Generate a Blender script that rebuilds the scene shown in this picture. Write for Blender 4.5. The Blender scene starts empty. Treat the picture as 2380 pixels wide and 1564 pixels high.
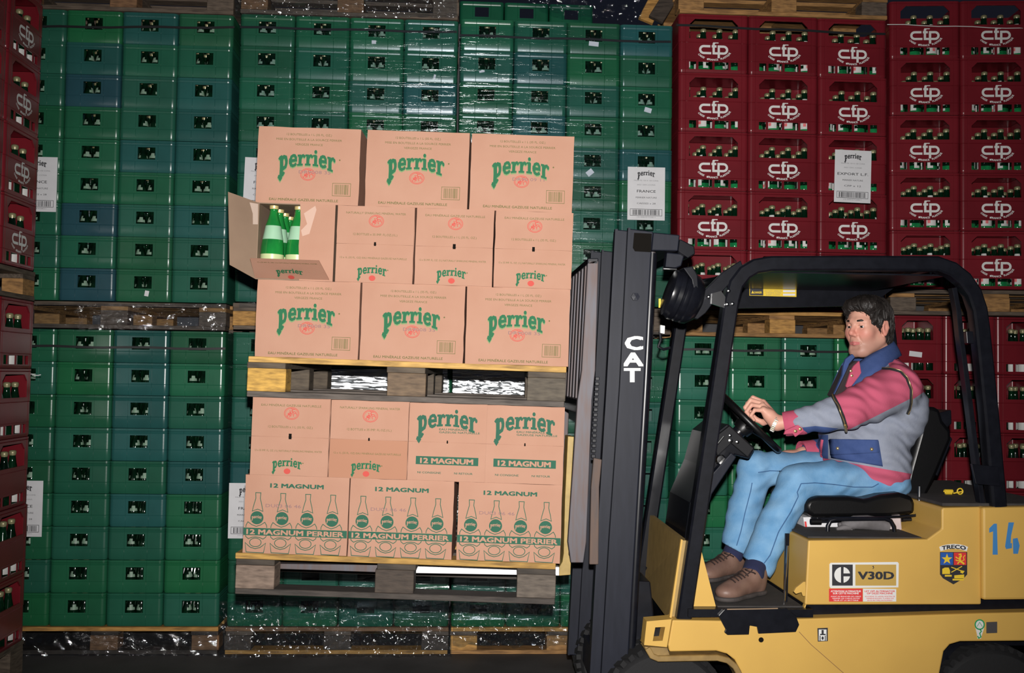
import bpy, bmesh, math, random
import numpy as np
from mathutils import Vector, Matrix

SC = bpy.context.scene
COL = SC.collection
R = math.radians
rng = random.Random(7)

# ------------------------------------------------------------------ camera
FW, FH, FPX = 2380, 1564, 2400.0
CAM_Z = 1.525
YAW, PITCH, ROLL = R(3.14), R(2.128), R(0.823)
CD = Vector((math.sin(YAW)*math.cos(PITCH), math.cos(YAW)*math.cos(PITCH), math.sin(PITCH)))
_r0 = Vector((math.cos(YAW), -math.sin(YAW), 0.0))
_u0 = _r0.cross(CD)
CR = math.cos(ROLL)*_r0 + math.sin(ROLL)*_u0
CU = -math.sin(ROLL)*_r0 + math.cos(ROLL)*_u0
CAM = Vector((0, 0, CAM_Z))
cam_data = bpy.data.cameras.new('camera')
cam_data.sensor_width = 36.0
cam_data.lens = 36.0*FPX/FW
cam_data.clip_end = 60
cam = bpy.data.objects.new('camera', cam_data)
COL.objects.link(cam)
cam.matrix_world = Matrix(((CR.x, CU.x, -CD.x, CAM.x), (CR.y, CU.y, -CD.y, CAM.y), (CR.z, CU.z, -CD.z, CAM.z), (0, 0, 0, 1)))
SC.camera = cam

# ------------------------------------------------------------------ world, light, exposure
world = bpy.data.worlds.new('world')
SC.world = world
world.use_nodes = True
world.node_tree.nodes['Background'].inputs[0].default_value = (0.55, 0.62, 1.0, 1)
world.node_tree.nodes['Background'].inputs[1].default_value = 0.012
fl = bpy.data.lights.new('camera_flash', 'SPOT')      # the photographer's flash gun, just above the lens
fl.energy = 1180
fl.color = (1.0, 0.965, 0.93)
fl.shadow_soft_size = 0.022
fl.spot_size = R(84)
fl.spot_blend = 1.0
flash = bpy.data.objects.new('camera_flash', fl)
COL.objects.link(flash)
flash.matrix_world = cam.matrix_world.copy()
flash.location = CAM + Vector((0.01, -0.02, 0.145))
SC.view_settings.view_transform = 'Standard'
SC.view_settings.look = 'None'
SC.view_settings.gamma = 1.0
SC.view_settings.use_curve_mapping = False
SC.view_settings.exposure = 0.0


def ray(u, v):
    return CD + CR*((u-FW/2)/FPX) - CU*((v-FH/2)/FPX)


def P(u, v, Y):
    """point of the scene on the upright plane y = Y that the photograph shows at (u, v)"""
    d = ray(u, v)
    return CAM + d*(Y/d.y)


# ------------------------------------------------------------------ materials
MATS = {}


def mat(name, col, rough=0.5, metal=0.0, var=0.0, vscale=8.0, bump=0.0, bscale=200.0, spec=0.5, objcol=False, coat=0.0, col2=None, stretch=None, detail=4.0, sheen=0.0, trans=0.0, emit=0.0):
    if name in MATS:
        return MATS[name]
    m = bpy.data.materials.new(name)
    m.use_nodes = True
    nt = m.node_tree
    b = nt.nodes['Principled BSDF']
    b.inputs['Roughness'].default_value = rough
    b.inputs['Metallic'].default_value = metal
    b.inputs['Specular IOR Level'].default_value = spec
    b.inputs['Coat Weight'].default_value = coat
    b.inputs['Coat Roughness'].default_value = 0.12
    b.inputs['Sheen Weight'].default_value = sheen
    b.inputs['Transmission Weight'].default_value = trans
    c4 = (*col, 1)
    tc = nt.nodes.new('ShaderNodeTexCoord')
    vec = tc.outputs['Object']
    if stretch:
        mp = nt.nodes.new('ShaderNodeMapping')
        mp.inputs['Scale'].default_value = stretch
        nt.links.new(vec, mp.inputs['Vector'])
        vec = mp.outputs['Vector']
    base = None
    if objcol:
        oi = nt.nodes.new('ShaderNodeObjectInfo')
        base = oi.outputs['Color']
    if var > 0:
        n = nt.nodes.new('ShaderNodeTexNoise')
        n.inputs['Scale'].default_value = vscale
        n.inputs['Detail'].default_value = detail
        nt.links.new(vec, n.inputs['Vector'])
        mr = nt.nodes.new('ShaderNodeMapRange')
        mr.inputs['From Min'].default_value = 0.3
        mr.inputs['From Max'].default_value = 0.7
        nt.links.new(n.outputs['Fac'], mr.inputs['Value'])
        mx = nt.nodes.new('ShaderNodeMix')
        mx.data_type = 'RGBA'
        if col2 is None:
            mx.blend_type = 'MULTIPLY'
            mr.inputs['To Min'].default_value = 0.0
            mr.inputs['To Max'].default_value = var
            mx.inputs[7].default_value = (0.35, 0.33, 0.32, 1)
        else:
            mr.inputs['To Max'].default_value = var
            mx.inputs[7].default_value = (*col2, 1)
        nt.links.new(mr.outputs['Result'], mx.inputs[0])
        if base is not None:
            nt.links.new(base, mx.inputs[6])
        else:
            mx.inputs[6].default_value = c4
        base = mx.outputs[2]
    if base is not None:
        nt.links.new(base, b.inputs['Base Color'])
    else:
        b.inputs['Base Color'].default_value = c4
    if bump > 0:
        n2 = nt.nodes.new('ShaderNodeTexNoise')
        n2.inputs['Scale'].default_value = bscale
        n2.inputs['Detail'].default_value = 3
        nt.links.new(vec, n2.inputs['Vector'])
        bp = nt.nodes.new('ShaderNodeBump')
        bp.inputs['Strength'].default_value = bump
        bp.inputs['Distance'].default_value = 0.002
        nt.links.new(n2.outputs['Fac'], bp.inputs['Height'])
        nt.links.new(bp.outputs['Normal'], b.inputs['Normal'])
    MATS[name] = m
    return m


def film_mat(name, tint=(0.9, 0.95, 1.0), gloss=0.18, bscale=14.0, bstr=0.6, stretch=(1, 1, 4), rough=0.16):
    """clear stretch film: see-through, with glossy wrinkles"""
    m = bpy.data.materials.new(name)
    m.use_nodes = True
    nt = m.node_tree
    nt.nodes.remove(nt.nodes['Principled BSDF'])
    out = nt.nodes['Material Output']
    tr = nt.nodes.new('ShaderNodeBsdfTransparent')
    tr.inputs[0].default_value = (*tint, 1)
    gl = nt.nodes.new('ShaderNodeBsdfGlossy')
    gl.inputs['Roughness'].default_value = rough
    gl.inputs['Color'].default_value = (0.95, 0.97, 1, 1)
    mx = nt.nodes.new('ShaderNodeMixShader')
    mx.inputs[0].default_value = gloss
    tc = nt.nodes.new('ShaderNodeTexCoord')
    mp = nt.nodes.new('ShaderNodeMapping')
    mp.inputs['Scale'].default_value = stretch
    nz = nt.nodes.new('ShaderNodeTexNoise')
    nz.inputs['Scale'].default_value = bscale
    nz.inputs['Detail'].default_value = 5
    nz.inputs['Distortion'].default_value = 0.8
    bp = nt.nodes.new('ShaderNodeBump')
    bp.inputs['Strength'].default_value = bstr
    bp.inputs['Distance'].default_value = 0.01
    L = nt.links.new
    L(tc.outputs['Object'], mp.inputs['Vector'])
    L(mp.outputs['Vector'], nz.inputs['Vector'])
    L(nz.outputs['Fac'], bp.inputs['Height'])
    L(bp.outputs['Normal'], gl.inputs['Normal'])
    L(tr.outputs[0], mx.inputs[1])
    L(gl.outputs[0], mx.inputs[2])
    L(mx.outputs[0], out.inputs['Surface'])
    MATS[name] = m
    return m


# ------------------------------------------------------------------ mesh helpers
class MB:
    """collects vertices and faces of ONE mesh"""

    def __init__(self):
        self.v, self.f, self.m = [], [], []

    def add(self, vs, fs, mi=0):
        o = len(self.v)
        self.v.extend([tuple(p) for p in vs])
        for f in fs:
            self.f.append(tuple(i+o for i in f))
            self.m.append(mi)
        return self

    def box(self, lo, hi, mi=0, M=None):
        x0, y0, z0 = lo
        x1, y1, z1 = hi
        vs = [Vector(p) for p in ((x0, y0, z0), (x1, y0, z0), (x1, y1, z0), (x0, y1, z0), (x0, y0, z1), (x1, y0, z1), (x1, y1, z1), (x0, y1, z1))]
        if M is not None:
            vs = [M @ p for p in vs]
        return self.add(vs, [(0, 3, 2, 1), (4, 5, 6, 7), (0, 1, 5, 4), (1, 2, 6, 5), (2, 3, 7, 6), (3, 0, 4, 7)], mi)

    def prism(self, pts, d, mi=0):
        """closed solid: outline pts (list of Vector) pushed along vector d"""
        d = Vector(d)
        n = len(pts)
        a = [Vector(p) for p in pts]
        nrm = Vector((0, 0, 0))
        for i in range(n):
            nrm += a[i].cross(a[(i+1) % n])
        if nrm.dot(d) > 0:
            a = a[::-1]
        b = [p+d for p in a]
        fs = [tuple(range(n)), tuple(range(2*n-1, n-1, -1))]
        for i in range(n):
            j = (i+1) % n
            fs.append((i, n+i, n+j, j))
        return self.add(a+b, fs, mi)

    def tube(self, path, r, seg=10, mi=0, closed=False, flat=None):
        """round (or flat: (half width, half thickness, width direction)) bar along a path; r may be a list"""
        pts = [Vector(p) for p in path]
        n = len(pts)
        rings = []
        up = Vector((0, 0, 1))
        prev = None
        for i, p in enumerate(pts):
            if closed:
                t = pts[(i+1) % n]-pts[i-1]
            else:
                t = pts[min(i+1, n-1)]-pts[max(i-1, 0)]
            t.normalize()
            if flat:
                a = (flat[2]-t*flat[2].dot(t)).normalized()
            elif prev is None:
                a = up.cross(t)
                if a.length < 1e-3:
                    a = Vector((1, 0, 0)).cross(t)
                a.normalize()
            else:
                a = (prev-t*prev.dot(t)).normalized()
            prev = a
            b = t.cross(a)
            rr = r[i] if isinstance(r, (list, tuple)) else r
            if flat:
                w, h = flat[0], flat[1]
                c = min(w, h)*0.25
                sh = [(w-c, h), (w, h-c), (w, -h+c), (w-c, -h), (-w+c, -h), (-w, -h+c), (-w, h-c), (-w+c, h)][::-1]
                rings.append([p+a*x+b*y for x, y in sh])
            else:
                rings.append([p+(a*math.cos(k*2*math.pi/seg)+b*math.sin(k*2*math.pi/seg))*rr for k in range(seg)])
        s = len(rings[0])
        vs = [q for rg in rings for q in rg]
        fs = []
        m = n if closed else n-1
        for i in range(m):
            j = (i+1) % n
            for k in range(s):
                l = (k+1) % s
                fs.append((i*s+k, i*s+l, j*s+l, j*s+k))
        if not closed:
            fs.append(tuple(range(s-1, -1, -1)))
            fs.append(tuple((n-1)*s+k for k in range(s)))
        return self.add(vs, fs, mi)

    def lathe(self, prof, seg=14, M=None, mis=None, caps=True):
        """prof: (radius, height) pairs; mis: material index per band"""
        vs, fs = [], []
        for r, z in prof:
            for k in range(seg):
                a = 2*math.pi*k/seg
                p = Vector((r*math.cos(a), r*math.sin(a), z))
                vs.append(M @ p if M is not None else p)
        o = len(self.v)
        self.v.extend([tuple(p) for p in vs])
        for i in range(len(prof)-1):
            for k in range(seg):
                l = (k+1) % seg
                self.f.append((o+i*seg+k, o+i*seg+l, o+(i+1)*seg+l, o+(i+1)*seg+k))
                self.m.append(mis[i] if mis else 0)
        if caps:
            self.f.append(tuple(o+k for k in range(seg-1, -1, -1)))
            self.m.append(mis[0] if mis else 0)
            self.f.append(tuple(o+(len(prof)-1)*seg+k for k in range(seg)))
            self.m.append(mis[-1] if mis else 0)
        return self

    def mesh(self, name, smooth=None):
        me = bpy.data.meshes.new(name)
        me.from_pydata(self.v, [], self.f)
        if any(self.m):
            me.polygons.foreach_set('material_index', self.m)
        if smooth is not None:
            me.polygons.foreach_set('use_smooth', [True]*len(me.polygons))
            me.set_sharp_from_angle(angle=R(smooth))
        me.update()
        return me

    def build(self, name, mats, parent=None, smooth=None, bevel=0.0):
        me = self.mesh(name, smooth)
        return obj(name, me, mats, parent, bevel)


def obj(name, me, mats=None, parent=None, bevel=0.0):
    if mats is not None and len(me.materials) == 0:
        for m in (mats if isinstance(mats, (list, tuple)) else [mats]):
            me.materials.append(m)
    o = bpy.data.objects.new(name, me)
    COL.objects.link(o)
    if parent is not None:
        o.parent = parent
    if bevel > 0:
        b = o.modifiers.new('bevel', 'BEVEL')
        b.width = bevel
        b.segments = 2
        b.limit_method = 'ANGLE'
        b.angle_limit = R(40)
        b.harden_normals = False
    return o


def empty(name, M=None, loc=None):
    o = bpy.data.objects.new(name, None)
    o.empty_display_size = 0.1
    COL.objects.link(o)
    if M is not None:
        o.matrix_world = M
    if loc is not None:
        o.location = loc
    return o


def tag(o, label=None, cat=None, group=None, kind=None):
    if label:
        o['label'] = label
    if cat:
        o['category'] = cat
    if group:
        o['group'] = group
    if kind:
        o['kind'] = kind
    return o


def dup(root, parent=None):
    c = root.copy()
    COL.objects.link(c)
    c.parent = parent
    if parent is not None:
        c.matrix_parent_inverse = root.matrix_parent_inverse
    for ch in CH.get(root, root.children):
        dup(ch, c)
    return c


CH = {}
ORD = ['first', 'second', 'third', 'fourth', 'fifth', 'sixth', 'seventh', 'eighth', 'ninth', 'tenth']
NUM = ['one', 'two', 'three', 'four', 'five', 'six', 'seven', 'eight', 'nine', 'ten']

# ------------------------------------------------------------------ flat print: lettering and marks as thin geometry
_TXT = {}


def text2d(s, bold=0.0, spacing=1.0):
    """outline mesh of a line of lettering: (array of 2-D points, faces), cap height 1, starting at x = 0"""
    key = (s, bold, spacing)
    if key in _TXT:
        return _TXT[key]
    cu = bpy.data.curves.new('t', 'FONT')
    cu.body = s
    cu.size = 1.0
    cu.resolution_u = 2
    cu.offset = bold
    cu.space_character = spacing
    o = bpy.data.objects.new('t', cu)
    COL.objects.link(o)
    dg = bpy.context.evaluated_depsgraph_get()
    me = o.evaluated_get(dg).to_mesh()
    v = np.array([(p.co.x, p.co.y) for p in me.vertices]) if len(me.vertices) else np.zeros((0, 2))
    f = [tuple(p.vertices) for p in me.polygons]
    o.evaluated_get(dg).to_mesh_clear()
    bpy.data.objects.remove(o)
    bpy.data.curves.remove(cu)
    if len(v):
        v[:, 0] -= v[:, 0].min()
        v /= 0.72
    _TXT[key] = (v, f)
    return _TXT[key]


class Print:
    """2-D artwork in metres on a face: x to the right, z up"""

    def __init__(self):
        self.v, self.f, self.k = [], [], 0

    def raw(self, v, f):
        # every stroke lies a hair above the one before, as ink layers do
        o = len(self.v)
        self.k += 1
        b = self.k
        for p in v:
            l = b+(p[2] if len(p) > 2 else 0)
            self.k = max(self.k, l)
            self.v.append((p[0], p[1], l))
        self.f.extend([tuple(i+o for i in q) for q in f])

    def text(self, s, x, z, h, w=None, align='C', bold=0.0, warp=None, spacing=1.0, shear=0.0):
        """cap height h; w squeezes the line to that width; z is the baseline"""
        v, f = text2d(s, 0.0, spacing)
        if not len(v):
            return
        v = v.copy()
        W = v[:, 0].max()
        sx = h if w is None else w/W
        v[:, 0] = v[:, 0]*sx + shear*v[:, 1]*h
        v[:, 1] *= h
        W *= sx
        v[:, 0] += {'C': -W/2, 'L': 0, 'R': -W}[align]
        if warp:
            v = np.array([warp(a, b) for a, b in v])
        v[:, 0] += x
        v[:, 1] += z
        self.raw(v, f)
        if bold:
            q = bold*1.6*h
            for dx, dz in ((-q, -q*.5), (q, -q*.5), (-q, q*.5), (q, q*.5)):
                self.raw(v+np.array((dx, dz)), f)

    def rect(self, x0, z0, x1, z1):
        self.raw([(x0, z0), (x1, z0), (x1, z1), (x0, z1)], [(0, 1, 2, 3)])

    def poly(self, pts):
        self.raw(pts, [tuple(range(len(pts)))])

    def frame(self, x0, z0, x1, z1, t):
        self.rect(x0, z0, x1, z0+t)
        self.rect(x0, z1-t, x1, z1)
        self.rect(x0, z0+t, x0+t, z1-t)
        self.rect(x1-t, z0+t, x1, z1-t)

    def stroke(self, pts, t, closed=False):
        """a line of even width t"""
        n = len(pts)
        L = []
        for i, (x, z) in enumerate(pts):
            if closed:
                a, c = pts[i-1], pts[(i+1) % n]
            else:
                a, c = pts[max(i-1, 0)], pts[min(i+1, n-1)]
            d1 = np.array([x-a[0], z-a[1]])
            d2 = np.array([c[0]-x, c[1]-z])
            l1, l2 = np.hypot(*d1), np.hypot(*d2)
            d1 = d1/l1 if l1 > 1e-9 else d2/l2
            d2 = d2/l2 if l2 > 1e-9 else d1
            nn = np.array([-(d1+d2)[1], (d1+d2)[0]])
            ln = np.hypot(*nn)
            nn = nn/ln if ln > 1e-6 else np.array([-d1[1], d1[0]])
            k = min(1.8, 1/max(0.4, abs(nn @ np.array([-d1[1], d1[0]]))))
            L.append(((x+nn[0]*t/2*k, z+nn[1]*t/2*k), (x-nn[0]*t/2*k, z-nn[1]*t/2*k)))
        vs = [q for pr in L for q in pr]
        fs = [(2*i, 2*i+1, 2*i+3, 2*i+2) for i in range(n-1)]
        if closed:
            fs.append((2*n-2, 2*n-1, 1, 0))
        self.raw(vs, fs)

    def ell(self, x, z, rx, rz, t=None, n=28, a0=0, a1=360):
        full = abs(a1-a0) >= 360
        ang = [R(a0+(a1-a0)*i/(n if full else n-1)) for i in range(n)]
        pts = [(x+rx*math.cos(a), z+rz*math.sin(a)) for a in ang]
        if t is None:
            self.poly(pts)
        else:
            self.stroke(pts, t, full)

    def barcode(self, x0, z0, x1, z1, seed=3, gap=True):
        r = random.Random(seed)
        x = x0
        while x < x1:
            w = (x1-x0)*r.choice((.012, .012, .02, .03))
            if not (gap and abs((x-x0)/(x1-x0)-.33) < .04):
                self.rect(x, z0, min(x+w, x1), z1)
            x += w+(x1-x0)*r.choice((.012, .016, .028))

    def transform(self, fn):
        self.v = [(*fn(p[0], p[1]), p[2]) for p in self.v]
        return self

    def mesh(self, name, y=-0.0008):
        """laid on the face y = 0 that looks towards -y"""
        me = bpy.data.meshes.new(name)
        me.from_pydata([(a, y-1.2e-5*l, b) for a, b, l in self.v], [], self.f)
        me.update()
        return me

    def build(self, name, m, parent, y=-0.0008, M=None):
        me = self.mesh(name, y)
        if M is not None:
            me.transform(M)
        return obj(name, me, m, parent)


def script_logo(pr, x, z, w, arch=0.068, tail=True):
    """the arched slab-letter bottle wordmark (p e r r i e r), w wide, centred at (x, z)"""
    q = Print()
    T = 0.30
    X = 0.0

    def serif(cx, cy, l, t=0.2):
        q.stroke([(cx-l/2, cy), (cx+l/2, cy)], t)

    # p with its long curled foot
    q.stroke([(X+.16, 1.06), (X+.22, .9), (X+.26, .2), (X+.24, -.55)], .439)
    q.stroke([(X-.12, .86), (X+.04, 1.02), (X+.3, 1.08)], .244)
    q.stroke([(X+.3, .86), (X+.5, 1.0), (X+.74, .92), (X+.84, .6), (X+.84, .35), (X+.74, .06), (X+.5, -.04), (X+.3, .06)], .342)
    q.stroke([(X-.16, -.58), (X+.1, -.7), (X+.42, -.62), (X+.62, -.4)], .268)
    q.stroke([(X-.02, -.72), (X+.16, -.95), (X+.34, -.78)], .244)
    X += 1.22

    def e(X, s=1.0):
        q.stroke([(X+.06, .52), (X+.82, .52), (X+.8, .78), (X+.64, .98), (X+.44, 1.0), (X+.22, .9), (X+.12, .6), (X+.12, .38), (X+.24, .1), (X+.46, 0.0), (X+.7, .06), (X+.88, .2)], .293)
        q.stroke([(X+.14, .75), (X+.12, .5), (X+.16, .25)], .390)
        return X+1.08

    def r(X):
        q.stroke([(X+.26, 1.0), (X+.26, 0.0)], .390)
        serif(X+.26, .04, .72)
        serif(X+.14, .96, .44)
        q.stroke([(X+.36, .7), (X+.52, .93), (X+.74, .98)], .268)
        q.ell(X+.76, .86, .15, .17, n=12)
        return X+.98

    X = e(X)
    X = r(X)
    X = r(X)
    q.stroke([(X+.26, 1.0), (X+.26, 0.0)], .390)
    serif(X+.26, .04, .72)
    serif(X+.14, .96, .44)
    q.ell(X+.24, 1.36, .19, .19, n=14)
    X += .72
    X = e(X)
    q.stroke([(X+.26, 1.02), (X+.3, -.12)], .415)
    serif(X+.32, -.1, .72)
    serif(X+.14, .98, .44)
    q.stroke([(X+.36, .72), (X+.54, .96), (X+.78, 1.0)], .268)
    q.ell(X+.82, .86, .15, .18, n=12)
    X += 1.0
    s = w/X

    def fn(a, b):
        t = (a-X/2)/(X/2)
        k = 1+0.16*t*t
        return (x+(a-X/2)*s, z+((b-.5)*k*1.26 - arch*8*(t*t-.33))*s)
    q.transform(fn)
    pr.raw(q.v, q.f)


def seal(pr, x, z, rx, rz, solid=False):
    if solid:
        pr.ell(x, z, rx, rz)
        return
    t = rx*0.075
    pr.ell(x, z, rx, rz, t)
    pr.ell(x, z, rx*.84, rz*.84, t*.7)
    rr = random.Random(5)
    for k in range(9):
        a = rr.random()*6.28
        d = .2+.45*rr.random()
        cx, cz = x+rx*d*math.cos(a), z+rz*d*math.sin(a)
        a0 = rr.random()*360
        pr.ell(cx, cz, rx*.22, rz*.22, t*1.1, n=8, a0=a0, a1=a0+200)
    pr.stroke([(x-rx*.25, z+rz*.5), (x-rx*.05, z-rz*.45), (x+rx*.1, z+rz*.3), (x+rx*.3, z-rz*.5)], t*1.3)


def crate_logo(pr, x, z, s):
    """three joined round letters over a curved caption; s = half width of the letters"""
    t = s*0.16
    h = s*.54

    def arc(cx, cz, rx, rz, a0, a1, n=9):
        return [(cx+rx*math.cos(R(a0+(a1-a0)*i/(n-1))), cz+rz*math.sin(R(a0+(a1-a0)*i/(n-1)))) for i in range(n)]
    top, bot, mid = z+h*.45, z-h*.45, z
    rr = h*.45
    # c
    pr.stroke([(x-s*.24, top)]+arc(x-s*.95+rr, mid, rr, rr, 90, 270)+[(x-s*.17, bot)], t)
    # f
    pr.stroke([(x-s*.0, bot-t*.5), (x-s*.0, top+h*.25)]+arc(x+h*.28, top+h*.25, h*.28, h*.3, 180, 90, 5)+[(x+s*.34, top+h*.55)], t)
    pr.stroke([(x-s*.14, top), (x+s*.2, top)], t)
    # p
    pr.stroke([(x+s*.36, bot-h*.62), (x+s*.36, top+t*.5)], t)
    pr.stroke([(x+s*.36, top), (x+s*.95-rr, top)]+arc(x+s*.95-rr, mid, rr, rr, 90, -90)+[(x+s*.0, bot)], t)

    def cap(txt, a_mid):
        th = s*.145

        def warp(a, b):
            ang = R(270)+a_mid+a/(s*1.28)
            rx, rz = s*1.24+b*-1+th*.5, s*.92-b+th*.5
            return (rx*math.cos(ang), rz*math.sin(ang)*0.9+s*.13)
        pr.text(txt, x, z, th, align='C', bold=0.03, warp=warp)
    cap('CAISSE', -.78)
    cap('FRANCE', -.03)
    cap('PLASTIQUE', .80)
    pr.rect(x-s*.47, z-s*.73, x-s*.35, z-s*.61)
# ================================================================== THE SETTING
YB = 5.69           # front plane of the stacked goods
M_floor = mat('floor_concrete', (0.055, 0.05, 0.05), 0.75, var=0.8, vscale=3.0, bump=0.4, bscale=60)
M_wall = mat('wall_concrete', (0.10, 0.10, 0.105), 0.9, var=0.6, vscale=2.0)
tag(MB().box((-7, -3, -0.1), (7, 9, 0)).build('floor', M_floor), kind='structure')
tag(MB().box((-7, 6.85, 0), (7, 7.6, 3.87)).build('wall_back', M_wall), kind='structure')

# ------------------------------------------------------------------ materials of the goods
M_crate = mat('crate_plastic', (0.02, 0.2, 0.09), 0.28, var=0.35, vscale=5.0, objcol=True, bump=0.05, bscale=90)
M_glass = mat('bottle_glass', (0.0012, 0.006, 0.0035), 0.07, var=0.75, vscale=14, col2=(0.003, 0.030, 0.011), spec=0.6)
M_glassb = mat('lit_slot_glass', (0.006, 0.10, 0.03), 0.07, var=0.9, vscale=30, col2=(0.015, 0.26, 0.08), spec=0.6)  # brighter green painted in as light on the glass behind the slots
M_labs = mat('small_label', (0.27, 0.33, 0.29), 0.5, var=0.5, vscale=40, col2=(0.06, 0.28, 0.10))
M_label = mat('bottle_label', (0.62, 0.62, 0.6), 0.55)
M_seal = mat('label_seal', (0.72, 0.16, 0.17), 0.55)
M_cap = mat('bottle_cap', (0.30, 0.275, 0.15), 0.38, metal=0.3)
M_white = mat('white_print', (0.68, 0.68, 0.66), 0.5)
M_paper = mat('paper', (0.66, 0.66, 0.68), 0.7, var=0.12, vscale=14)
M_ink = mat('black_ink', (0.02, 0.02, 0.025), 0.6)
M_inkg = mat('grey_ink', (0.16, 0.16, 0.17), 0.6)
M_strap = mat('strap_plastic', (0.012, 0.013, 0.014), 0.4)
M_wood = mat('pallet_wood', (0.3, 0.2, 0.1), 0.75, objcol=True, var=1.0, vscale=11, stretch=(1.0, 8, 8), bump=0.5, bscale=30, detail=6)
M_wood2 = mat('block_wood', (0.3, 0.2, 0.1), 0.75, objcol=True, var=0.95, vscale=18, stretch=(1, 1, 4), bump=0.5, bscale=40, detail=6)
M_film = film_mat('stretch_film', gloss=0.04, rough=0.13, bstr=0.4, bscale=9, stretch=(.6,1,6))
M_film2 = film_mat('stretch_film_crumpled', gloss=0.15, bscale=16, bstr=1.0, stretch=(1, 1, 1.8), rough=0.08)

PINE = (0.55, 0.29, 0.075, 1)
PINE2 = (0.40, 0.21, 0.07, 1)
GREY = (0.135, 0.10, 0.072, 1)
DARK = (0.065, 0.048, 0.036, 1)
BROWN = (0.25, 0.13, 0.06, 1)


# ------------------------------------------------------------------ crates
def crate_mesh(name, w, d, h, r, zl, xl, holes, t=0.005, cham=0.0, grooves=()):
    """open-topped moulded crate, front face looking to -y, base at z = 0; zl: (z, offset) levels; holes in the front wall"""
    xs = sorted(set([round(x, 5) for x in xl]))
    ol = []                                            # outline: x, y, nx, ny, front x
    for x in xs:
        g = -0.0016 if any(abs(x-q) < 1e-4 for q in grooves) else 0.0
        ol.append((x, -d/2-g, 0, -1, x))
    seg = 6

    def corner(cx, cy, a0):
        for i in range(seg+1):
            a = R(a0+90*i/seg)
            ol.append((cx+r*math.cos(a), cy+r*math.sin(a), math.cos(a), math.sin(a), None))
    corner(w/2-r, -d/2+r, -90)
    corner(w/2-r, d/2-r, 0)
    corner(-w/2+r, d/2-r, 90)
    corner(-w/2+r, -d/2+r, 180)
    n = len(ol)
    nz = len(zl)
    b = MB()
    vo = [[None]*nz for _ in range(n)]
    vi = [[None]*nz for _ in range(n)]
    for i, (x, y, nx, ny, fx) in enumerate(ol):
        for k, (z, off) in enumerate(zl):
            vo[i][k] = len(b.v)
            b.v.append((x+nx*off, y+ny*off, z))
            vi[i][k] = len(b.v)
            b.v.append((x-nx*t, y-ny*t, max(z, 0.008)))

    def hole(i, k):
        if i < 0 or i >= n-1 or k < 0 or k >= nz-1:
            return 0
        x0, x1 = ol[i][4], ol[i+1][4]
        if x0 is None or x1 is None:
            return 0
        xm, zm = (x0+x1)/2, (zl[k][0]+zl[k+1][0])/2
        for (a, c, e, g, ch) in holes:
            if a < xm < c and e < zm < g:
                if ch and zm > g-ch and xm < a+ch:
                    return 2
                if ch and zm > g-ch and xm > c-ch:
                    return 3
                return 1
        return 0

    def F(*q):
        b.f.append(q)
        b.m.append(0)
    for i in range(n):
        j = (i+1) % n
        for k in range(nz-1):
            hh = hole(i, k)
            if hh == 0:
                F(vo[i][k], vo[j][k], vo[j][k+1], vo[i][k+1])
                F(vi[i][k], vi[i][k+1], vi[j][k+1], vi[j][k])
            elif hh == 2:
                F(vo[i][k], vo[j][k+1], vo[i][k+1])
                F(vi[i][k], vi[i][k+1], vi[j][k+1])
                F(vo[i][k], vi[i][k], vi[j][k+1], vo[j][k+1])
            elif hh == 3:
                F(vo[j][k], vo[j][k+1], vo[i][k+1])
                F(vi[j][k], vi[i][k+1], vi[j][k+1])
                F(vo[i][k+1], vi[i][k+1], vi[j][k], vo[j][k])
            if hh == 1:
                if hole(i-1, k) == 0:
                    F(vo[i][k], vo[i][k+1], vi[i][k+1], vi[i][k])
                if hole(i+1, k) == 0:
                    F(vo[j][k], vi[j][k], vi[j][k+1], vo[j][k+1])
                if hole(i, k-1) == 0:
                    F(vo[i][k], vi[i][k], vi[j][k], vo[j][k])
                if hole(i, k+1) == 0:
                    F(vo[i][k+1], vo[j][k+1], vi[j][k+1], vi[i][k+1])
        F(vo[i][nz-1], vo[j][nz-1], vi[j][nz-1], vi[i][nz-1])
    F(*[vo[i][0] for i in range(n-1, -1, -1)])
    F(*[vi[i][0] for i in range(n)])
    return b.mesh(name, smooth=28)


GH = 0.1765
gz = [(0, -.004), (.004, -.002), (.010, -.001), (.012, 0), (.058, 0), (.060, -.0014), (.062, 0), (.071, 0), (.137, 0), (.146, 0), (.148, -.0016), (.151, 0), (.158, 0.001), (.160, -.0014), (.163, .001), (.1735, .001), (.175, -.003)]
gx = [-.127, -.119, -.0625, -.061, -.0595, -.047, .047, .0595, .061, .0625, .119, .127]
ME_green = crate_mesh('green_crate', .298, .398, GH, .022, gz, gx, [(-.047, .047, .071, .137, 0)], grooves=(-.061, .061))
ME_green.materials.append(M_crate)

RH = 0.334
rz_ = [(0, -.004), (.006, -.002), (.010, 0), (.018, 0), (.061, 0), (.068, 0), (.070, -.002), (.072, 0), (.168, 0), (.170, -.002), (.173, .0015), (.186, .0015), (.192, .0015), (.272, .0015), (.304, .0015), (.316, .0015), (.318, -.002), (.321, .002), (.330, .002), (.3325, -.004)]
rx_ = [-.175, -.162, -.160, -.158, -.139, -.107, -.099, -.086, -.0065, .0065, .086, .099, .107, .139, .158, .160, .162, .175]
ME_red = crate_mesh('red_crate', .396, .298, RH, .020, rz_, rx_, [(-.139, .139, .192, .304, .032), (-.139, -.099, .018, .061, 0), (-.086, -.0065, .018, .061, 0), (.0065, .086, .018, .061, 0), (.099, .139, .018, .061, 0)], grooves=(-.160, .160))
ME_red.materials.append(M_crate)
rx2 = [-.126, -.112, -.110, -.108, -.090, -.058, -.049, -.036, .036, .049, .058, .090, .108, .110, .112, .126]
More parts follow.
